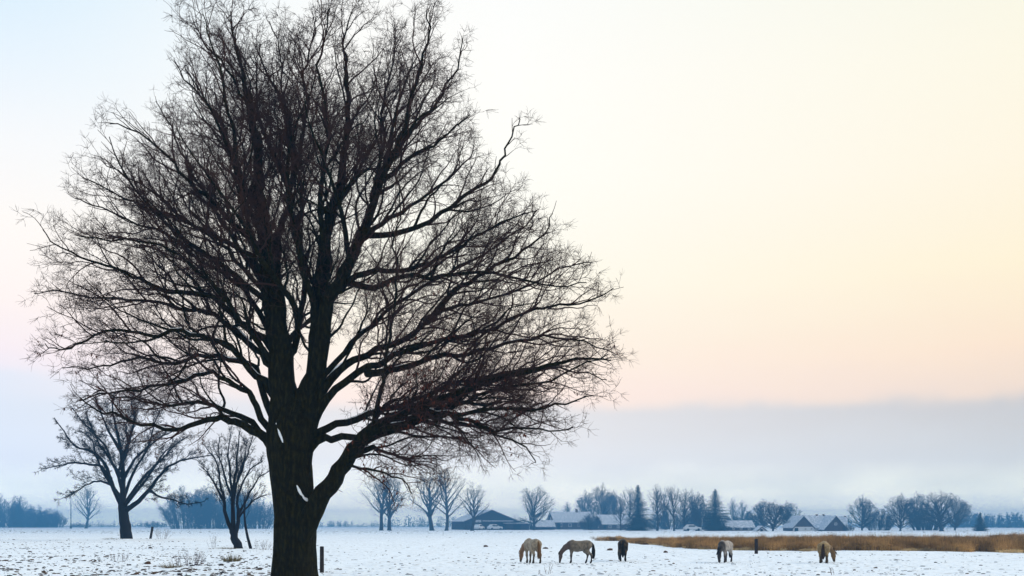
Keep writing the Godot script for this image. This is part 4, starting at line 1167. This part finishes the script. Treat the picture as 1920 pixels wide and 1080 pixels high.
func pony(label: String, at: Vector3, heading: Vector2, size: float, coat: Color, points: Color, neck_c: Color, mane_c: Color, neck_turn: float, stance: Array, seed_of: int, patch := Color(0, 0, 0, 0)) -> void:
	rng.seed = seed_of
	var h := thing("pony", label, "pony", at, atan2(-heading.y, heading.x), "ponies grazing on the snow")
	h.scale = Vector3(0.87, 1.0, 1.0) * size if size > 0.85 else Vector3(0.84, 0.84, 1.0)
	var bones := pony_bones(neck_turn, stance)
	var turn := Basis(Vector3.UP, neck_turn)
	var nb := Vector3(0.50, 1.02, 0)
	var paint := func(p: Vector3) -> Color:
		var n := noise.get_noise_3d(p.x * 70.0 + seed_of * 31.0, p.y * 70.0, p.z * 70.0)
		var c := coat
		if patch.a > 0.0:
			c = c.lerp(patch, smoothstep(-0.05, 0.12, n + (0.9 - p.y) * 0.3))
		c = c * (1.0 + 0.7 * n + 0.4 * noise.get_noise_3d(p.x * 260.0, p.y * 140.0, p.z * 260.0))
		c = c.lerp(neck_c, smoothstep(0.38, 0.62, p.x))
		c = c.lerp(points, smoothstep(0.58, 0.30, p.y) * (1.0 if p.x < 0.75 else 0.0))
		var q := turn.inverse() * (p - nb)
		if q.x > 0.45:
			c = c.lerp(points, smoothstep(-0.75, -0.92, q.y))
		if p.y < 0.075 and p.x < 0.75:
			c = lin(0.02, 0.017, 0.015).srgb_to_linear()
		c.a = 1.0
		return c
	var coat_m: StandardMaterial3D
	if mats.has("pony_coat"):
		coat_m = mats["pony_coat"]
	else:
		coat_m = StandardMaterial3D.new()
		coat_m.resource_name = "pony_coat"
		coat_m.vertex_color_use_as_albedo = true
		coat_m.roughness = 0.85
		coat_m.metallic_specular = 0.2
		coat_m.rim_enabled = true
		coat_m.rim = 0.3
		mats["pony_coat"] = coat_m
	built("body", skin(bones, 0.032, 0.022, paint), coat_m, h)
	var hair := plain("hair_%s" % mane_c.to_html(), mane_c, 0.8)
	# mane along the crest, falling to one side, with a forelock
	var mb := Buf.new()
	var crest := [Vector3(0.36, 1.27, 0), Vector3(0.52, 1.245, 0)]
	crest.append(nb + turn * Vector3(0.36, 0.0, 0))
	crest.append(nb + turn * Vector3(0.56, -0.22, 0))
	crest.append(nb + turn * Vector3(0.69, -0.40, 0))
	for k in 46:
		var f := k / 45.0 * 3.999
		var a: Vector3 = crest[int(f)]
		var b: Vector3 = crest[int(f) + 1]
		var p := a.lerp(b, f - int(f)) + any_dir() * 0.015
		var fall := turn * Vector3(0.03 + 0.05 * rng.randf(), 0, (0.13 if rng.randf() < 0.7 else -0.09) * rng.randf_range(0.6, 1.2))
		mb.tube(PackedVector3Array([p - Vector3(0, 0.03, 0), p + fall * 0.6 + Vector3(0, -0.05, 0), p + fall + Vector3(0, -0.16 - 0.09 * rng.randf(), 0)]), PackedFloat32Array([0.028, 0.024, 0.006]), 4)
	built("mane", mb, hair, h)
	var tb := Buf.new()
	for k in 26:
		var a := rng.randf() * TAU
		var o := Vector3(cos(a), 0, sin(a)) * rng.randf()
		tb.tube(PackedVector3Array([Vector3(-0.86, 1.13, 0) + o * 0.02, Vector3(-0.955, 1.0, 0) + o * 0.04, Vector3(-0.985, 0.7, 0) + o * 0.09, Vector3(-0.97, 0.42, 0) + o * 0.10, Vector3(-0.95, 0.22 + 0.14 * rng.randf(), 0) + o * 0.07]), PackedFloat32Array([0.03, 0.035, 0.032, 0.028, 0.006]), 4)
	built("tail", tb, hair, h)
	for s in [-1.0, 1.0]:
		var eb := Buf.new()
		var c := nb + turn * Vector3(0.655, -0.545, 0.088 * s)
		eb.tube(PackedVector3Array([c + turn * Vector3(0.004, 0.022, 0), c + turn * Vector3(0.006, 0.01, 0.006 * s), c - turn * Vector3(0.0, 0.01, -0.006 * s), c - turn * Vector3(0, 0.022, 0)]), PackedFloat32Array([0.003, 0.018, 0.018, 0.003]), 6)
		built("eye", eb, plain("eye", lin(0.01, 0.008, 0.006), 0.2), h)

func build_ponies() -> void:
	var dark := Color(0.030, 0.022, 0.018)
	pony("pale dun pony with a brown neck and face grazing with its rump towards us", on_ground(0.96, -49.3), Vector2(-0.42, -0.91), 0.94, Color(0.23, 0.19, 0.14), Color(0.06, 0.045, 0.03), Color(0.17, 0.10, 0.055), lin(0.13, 0.07, 0.03), 0.25, [0.10, -0.10, -0.12, 0.16], 3)
	pony("grey-brown pony seen side-on, grazing beside the pale dun one", on_ground(3.26, -50.0), Vector2(-0.995, 0.08), 0.90, Color(0.125, 0.105, 0.082), Color(0.035, 0.025, 0.022), Color(0.085, 0.062, 0.052), lin(0.02, 0.015, 0.013), 0.0, [0.02, 0.05, 0.16, -0.10], 7)
	pony("almost black pony seen from behind, standing before the reed tip", on_ground(5.91, -54.0), Vector2(0.10, -0.995), 0.92, Color(0.022, 0.018, 0.016), Color(0.012, 0.010, 0.010), Color(0.02, 0.016, 0.014), lin(0.008, 0.007, 0.006), 0.3, [0.05, -0.05, 0.06, -0.06], 11, Color(0.05, 0.035, 0.02))
	pony("light grey pony with a black mane and face grazing towards us", on_ground(11.23, -53.5), Vector2(-0.56, 0.83), 0.90, Color(0.38, 0.355, 0.325), Color(0.03, 0.022, 0.02), Color(0.035, 0.03, 0.03), lin(0.008, 0.007, 0.008), 0.1, [0.08, -0.06, 0.08, -0.08], 19, Color(0.20, 0.18, 0.165))
	pony("small sandy pony with a thick dark tail grazing in front of the reeds", on_ground(15.55, -50.5), Vector2(0.34, -0.94), 0.84, Color(0.24, 0.17, 0.085), Color(0.06, 0.04, 0.022), Color(0.16, 0.10, 0.05), lin(0.035, 0.020, 0.012), -0.75, [0.04, -0.05, 0.05, -0.08], 23)

# ---------------------------------------------------------------- small things on the field
func build_field() -> void:
	rng.seed = 300
	# fence posts
	var pm := bark("post_wood", lin(0.020, 0.016, 0.016), lin(0.05, 0.04, 0.036), Vector3(3, 0.8, 3), 1.0)
	for d in [["short dark fence post leaning right beside the bank tree", -38.18, 107.0, 1.30, 0.17, 0.13], ["upright dark fence post right beside the oak trunk", -7.41, 39.5, 1.02, 0.0, 0.085], ["dark fence post standing at the edge of the reeds", 16.39, 68.0, 1.0, 0.0, 0.12]]:
		var p := thing("fence_post", d[0], "post", on_ground(d[1], -d[2]), rng.randf(), "old fence posts")
		p.rotation.z = -d[4]
		var b := Buf.new()
		var h: float = d[3]
		var r: float = d[5]
		b.tube(PackedVector3Array([Vector3(0, -0.2, 0), Vector3(0, h * 0.5, 0), Vector3(0, h - 0.02, 0), Vector3(0, h, 0), Vector3(0, h + 0.004, 0)]), PackedFloat32Array([r, r * 0.96, r * 0.93, r * 0.8, 0.01]), 9)
		built("stake", b, pm, p)
	var mast := thing("utility_mast", "tall thin pole standing beside the hazy lone tree", "pole", on_ground(-150.17, -345.0))
	var mb := Buf.new()
	mb.tube(PackedVector3Array([Vector3(0, -0.3, 0), Vector3(0, 6, 0), Vector3(0, 12.2, 0)]), PackedFloat32Array([0.17, 0.14, 0.10]), 8)
	built("shaft", mb, pm, mast)
	slab(mast, "crossarm", Vector3(-0.7, 11.6, -0.06), Vector3(0.7, 11.75, 0.06), pm)
	slab(mast, "foot", Vector3(-0.3, -0.2, -0.3), Vector3(0.3, 0.9, 0.3), pm)
	# soil clods that poke through the snow
	var lump := Buf.new()
	var ico := SphereMesh.new()
	ico.radial_segments = 7
	ico.rings = 3
	ico.radius = 0.5
	ico.height = 1.0
	var arr := ico.get_mesh_arrays()
	lump.v = arr[Mesh.ARRAY_VERTEX]
	lump.n = arr[Mesh.ARRAY_NORMAL]
	lump.i = arr[Mesh.ARRAY_INDEX]
	for k in lump.v.size():
		var p := lump.v[k]
		lump.v[k] = p * (1.0 + 0.35 * noise.get_noise_3d(p.x * 40.0, p.y * 40.0, p.z * 40.0))
	var soil := StandardMaterial3D.new()
	soil.resource_name = "soil"
	soil.albedo_color = Color.WHITE
	soil.vertex_color_use_as_albedo = true
	soil.roughness = 0.95
	soil.metallic_specular = 0.15
	var lump_mesh := lump.mesh(soil)
	var where: Array[Transform3D] = []
	var tints := PackedColorArray()
	var tries := 0
	while where.size() < 6500 and tries < 200000:
		tries += 1
		# more of the draws near by
		var d := 36.0 / (1.0 - rng.randf() * 0.87)
		var x := rng.randf_range(-0.56, 0.56) * d
		var u := 960.0 + 1900.0 * x / d
		var z := -d
		var n := noise.get_noise_2d(x * 9.0 + 90.0, z * 5.0)
		var want := 0.0
		if u < 330.0 + 3.0 * (106.0 - d) and d < 107.0:
			want = 0.10 + n * 0.12
		elif u < 540.0 and d < 80.0:
			want = 0.05 + n * 0.1
		elif d < 44.0:
			want = 0.02 + maxf(n + 0.1, 0.0) * 0.22 * smoothstep(-0.25, 0.25, noise.get_noise_2d(x * 2.0, z * 1.2))
		elif d < 62.0:
			want = 0.015 + maxf(n, 0.0) * 0.1
		elif d < 96.0:
			want = 0.006 + maxf(n - 0.2, 0.0) * 0.25
		elif d > 190.0:
			want = 0.3 + n * 0.6
		else:
			want = maxf(n - 0.3, 0.0) * 0.15
		if rng.randf() > want:
			continue
		var s := (0.028 + 0.10 * pow(rng.randf(), 3.0)) * (1.0 if d < 120.0 else 1.8)
		var flat := rng.randf_range(0.35, 0.75)
		where.append(Transform3D(Basis.from_euler(Vector3(rng.randf_range(-0.2, 0.2), rng.randf() * TAU, 0)).scaled(Vector3(s * rng.randf_range(1.0, 2.4), s * flat, s * rng.randf_range(0.8, 1.8))), on_ground(x, z) + Vector3(0, s * 0.1, 0)))
		var k := rng.randf()
		var c := Color(0.03, 0.027, 0.03).lerp(Color(0.16, 0.14, 0.13), k * k) if k < 0.7 else Color(0.08, 0.045, 0.022)
		# most clods away from the bank are dusted with snow
		if u > 560.0 and rng.randf() < 0.8:
			c = c.lerp(Color(0.50, 0.55, 0.61), rng.randf_range(0.45, 0.95))
		tints.append(c)
	# ground scraped and trodden round the ponies
	for spot in [Vector2(0.64, -48.6), Vector2(2.40, -49.6), Vector2(5.80, -53.0), Vector2(10.72, -52.5), Vector2(15.68, -50.0)]:
		for k in 34:
			var off := Vector2(rng.randfn(), rng.randfn()) * Vector2(0.55, 0.8)
			var s := rng.randf_range(0.025, 0.075)
			where.append(Transform3D(Basis(Vector3.UP, rng.randf() * TAU).scaled(Vector3(s * rng.randf_range(1.0, 2.4), s * 0.4, s * 1.3)), on_ground(spot.x + off.x, spot.y + off.y) + Vector3(0, s * 0.05, 0)))
			tints.append(Color(0.05, 0.04, 0.035).lerp(Color(0.45, 0.48, 0.52), rng.randf()))
	scatter("soil_clods", lump_mesh, where, self, tints).set_meta("label", "dark soil clods and stubble poking through the snow")
	# the larger clods one by one
	var clod_m := plain("wet_soil", lin(0.06, 0.032, 0.018), 0.95)
	var one := lump.mesh(clod_m)
	for d in [["round brown clod on the snow below the leaning post", -26.05, 73.0, 0.32], ["brown clod low on the bank, below the round one", -17.07, 47.5, 0.34], ["dark clod on the snow left of the pale dun pony", -2.06, 80.0, 0.36], ["dark clod right behind the pale dun pony's rump", 2.52, 76.0, 0.34], ["dark clod between the grey-brown and the black pony", 7.13, 74.0, 0.4], ["dark clod lying below the tip of the reeds", 10.76, 71.0, 0.38], ["pointed dark clod in the line along the reed edge", 12.24, 93.0, 0.45]]:
		var c := thing("soil_clod", d[0], "clod", on_ground(d[1], -d[2]), d[1], "larger soil clods on the snow")
		var o := part("lump", one, c)
		var s: float = d[3]
		o.scale = Vector3(s * 1.5, s * 0.75, s)
	# the reed bed
	var stalk := StandardMaterial3D.new()
	stalk.resource_name = "dry_reed"
	stalk.vertex_color_use_as_albedo = true
	stalk.roughness = 0.9
	stalk.metallic_specular = 0.1
	var shapes: Array = []
	for k in 4:
		var b := Buf.new()
		for j in 16:
			var p := Vector3(rng.randf_range(-0.28, 0.28), -0.05, rng.randf_range(-0.28, 0.28))
			var h := rng.randf_range(0.55, 1.0)
			var lean := Vector3(rng.randf_range(-0.2, 0.2), 0, rng.randf_range(-0.2, 0.2)) * h
			var side := Vector3(rng.randf_range(-1, 1), 0, rng.randf_range(-1, 1)).normalized() * 0.016
			b.tri(p - side, p + lean + Vector3(0, h, 0), p + side)
			var q := p + lean * 0.5 + Vector3(0, h * 0.5, 0)
			b.tri(q - Vector3(0, 0.02, 0), q + lean * 0.6 + Vector3(side.z * 14.0, 0.12, side.x * 14.0), q + Vector3(0, 0.02, 0))
		shapes.append(b.mesh(stalk))
	var lists: Array = []
	var cols: Array = []
	for k in 4:
		var l: Array[Transform3D] = []
		lists.append(l)
		cols.append(PackedColorArray())
	var edge := [[-9.0, 118.0], [12.11, 115.0], [12.38, 98.0], [14.14, 79.0], [17.67, 72.0], [26.87, 69.0], [34.91, 67.0], [60.0, 64.0]]
	for k in 17000:
		var x := rng.randf_range(9.5, 62.0)
		var e := 118.0
		for q in edge.size() - 1:
			if x >= edge[q][0] and x < edge[q + 1][0]:
				e = lerpf(edge[q][1], edge[q + 1][1], (x - edge[q][0]) / (edge[q + 1][0] - edge[q][0]))
		var depth := 40.0
		var back := rng.randf()
		var z := -(e + noise.get_noise_1d(x * 9.0) * 1.5 + depth * back * back)
		var in_view := x / -z + noise.get_noise_2d(x * 14.0, z * 8.0) * 0.02
		if z < -128.0 or rng.randf() > smoothstep(0.075, 0.135, in_view):
			continue
		var thin := noise.get_noise_2d(x * 5.0, z * 5.0)
		if back < 0.12 and thin < 0.0:
			continue
		var tall := rng.randf_range(0.75, 1.1) * (0.35 if back < 0.1 else 0.98) * (0.55 + 0.45 * smoothstep(0.10, 0.2, in_view)) * (0.92 + 0.5 * noise.get_noise_2d(x * 12.0, z * 6.0))
		if rng.randf() < 0.03:
			tall *= 1.25
		var which := rng.randi() % 4
		lists[which].append(Transform3D(Basis(Vector3.UP, rng.randf() * TAU).scaled(Vector3(1.0, tall, 1.0)), on_ground(x, z)))
		cols[which].append((Color(0.29, 0.175, 0.068) if back > 0.1 else Color(0.46, 0.34, 0.18)) * rng.randf_range(0.6, 1.4) * (1.0 + 1.2 * noise.get_noise_2d(x * 10.0, z * 5.0)))
	for k in 4:
		scatter("reeds", shapes[k], lists[k], self, cols[k]).set_meta("label", "strip of tall dry brown reeds along the snowy pasture")
	# grass tufts and dry weeds by the bank
	var straw := plain("straw", lin(0.13, 0.10, 0.04), 0.9)
	var stem_m := plain("dry_stem", lin(0.06, 0.03, 0.035), 0.9)
	for d in [["olive-brown grass tuft in the snow left of the oak", -13.57, 49.0, 0.62, 0.55, 220], ["flat patch of withered grass at the foot of the many-stemmed tree", -20.16, 71.5, 0.25, 0.9, 160], ["withered grass heap at the foot of the bank tree", -40.22, 102.0, 0.35, 1.1, 160], ["ragged pale grass clump at the lower edge of the bank", -14.30, 42.5, 0.35, 0.6, 120]]:
		var t := thing("grass_tuft", d[0], "grass", on_ground(d[1], -d[2]), 0.0, "withered grass on the bank")
		var b := Buf.new()
		for k in int(d[5]):
			var a := rng.randf() * TAU
			var o: Vector3 = Vector3(cos(a), 0, sin(a)) * sqrt(rng.randf()) * float(d[4])
			var h: float = d[3] * rng.randf_range(0.4, 1.0) * (1.0 - 0.5 * o.length() / d[4])
			var side := Vector3(rng.randf_range(-1, 1), 0, rng.randf_range(-1, 1)).normalized() * 0.012
			b.tri(o * 0.7 - side, o * 1.15 + Vector3(rng.randf_range(-0.1, 0.1), h, rng.randf_range(-0.1, 0.1)), o * 0.7 + side)
		built("blades", b, straw, t, "stuff")
	for d in [["reddish brush of dry stems at the lower edge of the bank", -13.92, 43.5, 0.75, 26], ["bare dry shrublet beside the leaning post", -35.51, 103.0, 1.3, 18], ["thin pinkish weed stalk below the two left ponies", 1.38, 38.6, 0.52, 3], ["short pinkish weed stalk left of the taller one", 1.03, 38.3, 0.26, 2], ["thin dry stalk below the sandy pony", 12.32, 39.0, 0.40, 3], ["dry brown weed on the snow below the bank tree", -18.75, 48.5, 0.5, 12], ["dry weeds between the many-stemmed tree and the oak", -17.24, 70.0, 0.9, 16], ["loose dry weeds left of the many-stemmed tree", -22.48, 76.0, 1.1, 8]]:
		var t := thing("dry_weed", d[0], "weed", on_ground(d[1], -d[2]), 0.0, "dry weeds in the snow")
		var n: int = d[4]
		var h: float = d[3]
		for k in n:
			var o := Vector3(rng.randf_range(-0.5, 0.5), 0, rng.randf_range(-0.3, 0.3)) * minf(0.06 * n, 1.0)
			var line := [grow(o - Vector3(0, 0.05, 0), Vector3(o.x * 0.8 + rng.randf_range(-0.15, 0.15), 1, rng.randf_range(-0.2, 0.2)).normalized(), h * rng.randf_range(0.5, 1.0), 0.009, 0.004, h / 7.0, 0.14, Vector3.ZERO)]
			for q in 4:
				var p: PackedVector3Array = line[0][0]
				line.append(grow(p[2 + q % (p.size() - 2)], Vector3(rng.randf_range(-1, 1), 1.0, rng.randf_range(-1, 1)).normalized(), h * 0.22, 0.005, 0.003, h * 0.08, 0.2, Vector3.ZERO))
			built("stem", tubes(line, 3), stem_m, t)

func build_all() -> void:
	build_farms()
	build_trees()
	build_ponies()
	build_field()


# ---------------------------------------------------------------- the scene
func _ready() -> void:
	var cam := Camera3D.new()
	cam.name = "camera"
	add_child(cam)
	cam.position = Vector3(0, 2.0, 0)
	cam.near = 0.1
	cam.far = 6000.0
	cam.projection = Camera3D.PROJECTION_FRUSTUM
	cam.size = 1080.0 / 1900.0 * cam.near
	cam.frustum_offset = Vector2(0.0, 440.0 / 1900.0 * cam.near)
	cam.current = true

	var env := Environment.new()
	env.background_mode = Environment.BG_SKY
	env.sky = Sky.new()
	var pano := PanoramaSkyMaterial.new()
	pano.panorama = winter_sky()
	env.sky.sky_material = pano
	env.tonemap_mode = Environment.TONE_MAPPER_LINEAR
	env.tonemap_exposure = 1.0
	env.fog_enabled = true
	env.fog_density = 0.0009
	env.fog_light_color = lin(0.14, 0.50, 1.0)
	env.volumetric_fog_enabled = true
	env.volumetric_fog_density = 0.0
	env.sdfgi_enabled = true
	env.ssao_enabled = true
	env.ssil_enabled = true
	var we := WorldEnvironment.new()
	we.name = "environment"
	we.environment = env
	add_child(we)

	var sun := DirectionalLight3D.new()
	sun.name = "sun"
	sun.light_color = Color(1.0, 0.93, 0.84)
	sun.light_energy = 0.5
	sun.light_angular_distance = 14.0
	sun.shadow_enabled = true
	add_child(sun)
	sun.look_at_from_position(Vector3(40, 24, -8), Vector3.ZERO)

	noise.seed = 5
	noise.frequency = 0.05
	noise.fractal_octaves = 3
	build_ground()
	build_oak()
	build_all()
	build_mist()

# ground mist that lies over the far fields
func build_mist() -> void:
	var m := FogMaterial.new()
	m.density = 0.0022
	m.albedo = lin(0.13, 0.47, 0.95)
	var f := FogVolume.new()
	f.name = "ground_mist"
	f.shape = RenderingServer.FOG_VOLUME_SHAPE_BOX
	f.size = Vector3(1700, 10, 500)
	f.position = Vector3(0, 4.6, -382)
	f.material = m
	f.set_meta("kind", "stuff")
	f.set_meta("label", "thin blue winter mist over the far fields")
	add_child(f)

func srgb(r: float, g: float, b: float) -> Color:
	return Color(r / 255.0, g / 255.0, b / 255.0).srgb_to_linear()

func pick(stops: Array, x: float) -> Color:
	for k in stops.size() - 1:
		if x <= stops[k + 1][0]:
			return (stops[k][1] as Color).lerp(stops[k + 1][1], clampf((x - stops[k][0]) / (stops[k + 1][0] - stops[k][0]), 0.0, 1.0))
	return stops[-1][1]

# A hazy evening sky: pale blue on one side, cream towards the hidden sun on the other, pink above a grey bank of cloud low down.
func winter_sky() -> ImageTexture:
	var w := 1024
	var h := 512
	var f := FastNoiseLite.new()
	f.seed = 3
	f.frequency = 0.9
	f.fractal_octaves = 4
	# by elevation in degrees
	# the air near the ground is brightest, as it is seen through the most haze
	var low := [[0.0, Color(3.4, 3.1, 2.3)], [0.8, Color(3.1, 2.7, 2.1)], [1.4, Color(2.40, 2.16, 1.74)], [2.0, Color(1.80, 1.69, 1.43)], [2.5, Color(1.53, 1.45, 1.30)], [3.2, Color(1.28, 1.23, 1.18)], [6.0, Color(1.16, 1.13, 1.08)], [10.0, Color(1.09, 1.08, 1.05)], [15.0, Color(1.06, 1.05, 1.04)], [25.0, Color(1.04, 1.03, 1.02)], [40.0, Color(1.01, 1.01, 1.01)], [90.0, Color(1.0, 1.0, 1.0)]]
	var cool := [[0.0, srgb(210, 224, 242)], [3.0, srgb(216, 229, 248)], [6.2, srgb(222, 233, 251)], [7.5, srgb(226, 234, 251)], [7.9, srgb(240, 236, 249)], [8.8, srgb(247, 237, 247)], [11.0, srgb(255, 244, 244)], [15.0, srgb(255, 251, 248)], [19.0, srgb(246, 249, 253)], [23.0, srgb(228, 243, 255)], [28.0, srgb(204, 234, 254)], [45.0, srgb(205, 232, 255)], [90.0, srgb(216, 236, 255)]]
	var mid := [[0.0, srgb(226, 230, 234)], [3.0, srgb(228, 233, 240)], [6.3, srgb(230, 229, 234)], [6.9, srgb(254, 236, 230)], [10.0, srgb(255, 244, 232)], [14.0, srgb(255, 252, 240)], [19.0, srgb(255, 255, 249)], [24.0, srgb(255, 255, 252)], [28.0, srgb(252, 254, 253)], [45.0, srgb(226, 240, 254)], [90.0, srgb(216, 236, 255)]]
	var warm := [[0.0, srgb(216, 222, 224)], [3.0, srgb(205, 212, 218)], [6.2, srgb(202, 203, 208)], [6.6, srgb(236, 219, 208)], [9.0, srgb(250, 228, 207)], [13.0, srgb(254, 242, 214)], [18.0, srgb(254, 246, 226)], [23.0, srgb(252, 248, 230)], [28.0, srgb(246, 247, 232)], [45.0, srgb(228, 240, 250)], [90.0, srgb(216, 236, 255)]]
	var px := PackedFloat32Array()
	px.resize(w * h * 3)
	for row in h:
		var el0 := 90.0 - (row + 0.5) / h * 180.0
		var tops := []
		for shift in 9:
			var el := maxf(el0 + (shift - 4) * 0.12, 0.0)
			var k := pick(low, el)
			tops.append([pick(cool, el) * k, pick(mid, el) * k, pick(warm, el) * k])
		for col in w:
			var az := (col + 0.5) / w * 360.0
			if az > 180.0:
				az -= 360.0
			var t := 0.0
			if absf(az) <= 90.0:
				t = clampf((az + 27.0) / 54.0, -0.12, 1.1)
			else:
				t = lerpf(1.1 if az > 0.0 else -0.12, 0.5, (absf(az) - 90.0) / 90.0)
			t = clampf(t, 0.0, 1.0)
			var wob := 0.0
			if el0 < 14.0 and el0 > 0.0:
				wob = f.get_noise_2d(az * 0.12, el0 * 0.5) * 4.0
			var set_: Array = tops[clampi(int(round(4.0 + wob)), 0, 8)]
			var c: Color
			if t < 0.5:
				c = (set_[0] as Color).lerp(set_[1], smoothstep(-0.15, 0.75, t * 2.0))
			else:
				c = (set_[1] as Color).lerp(set_[2], t * 2.0 - 1.0)
			var o := (row * w + col) * 3
			px[o] = c.r
			px[o + 1] = c.g
			px[o + 2] = c.b
	return ImageTexture.create_from_image(Image.create_from_data(w, h, false, Image.FORMAT_RGBF, px.to_byte_array()))
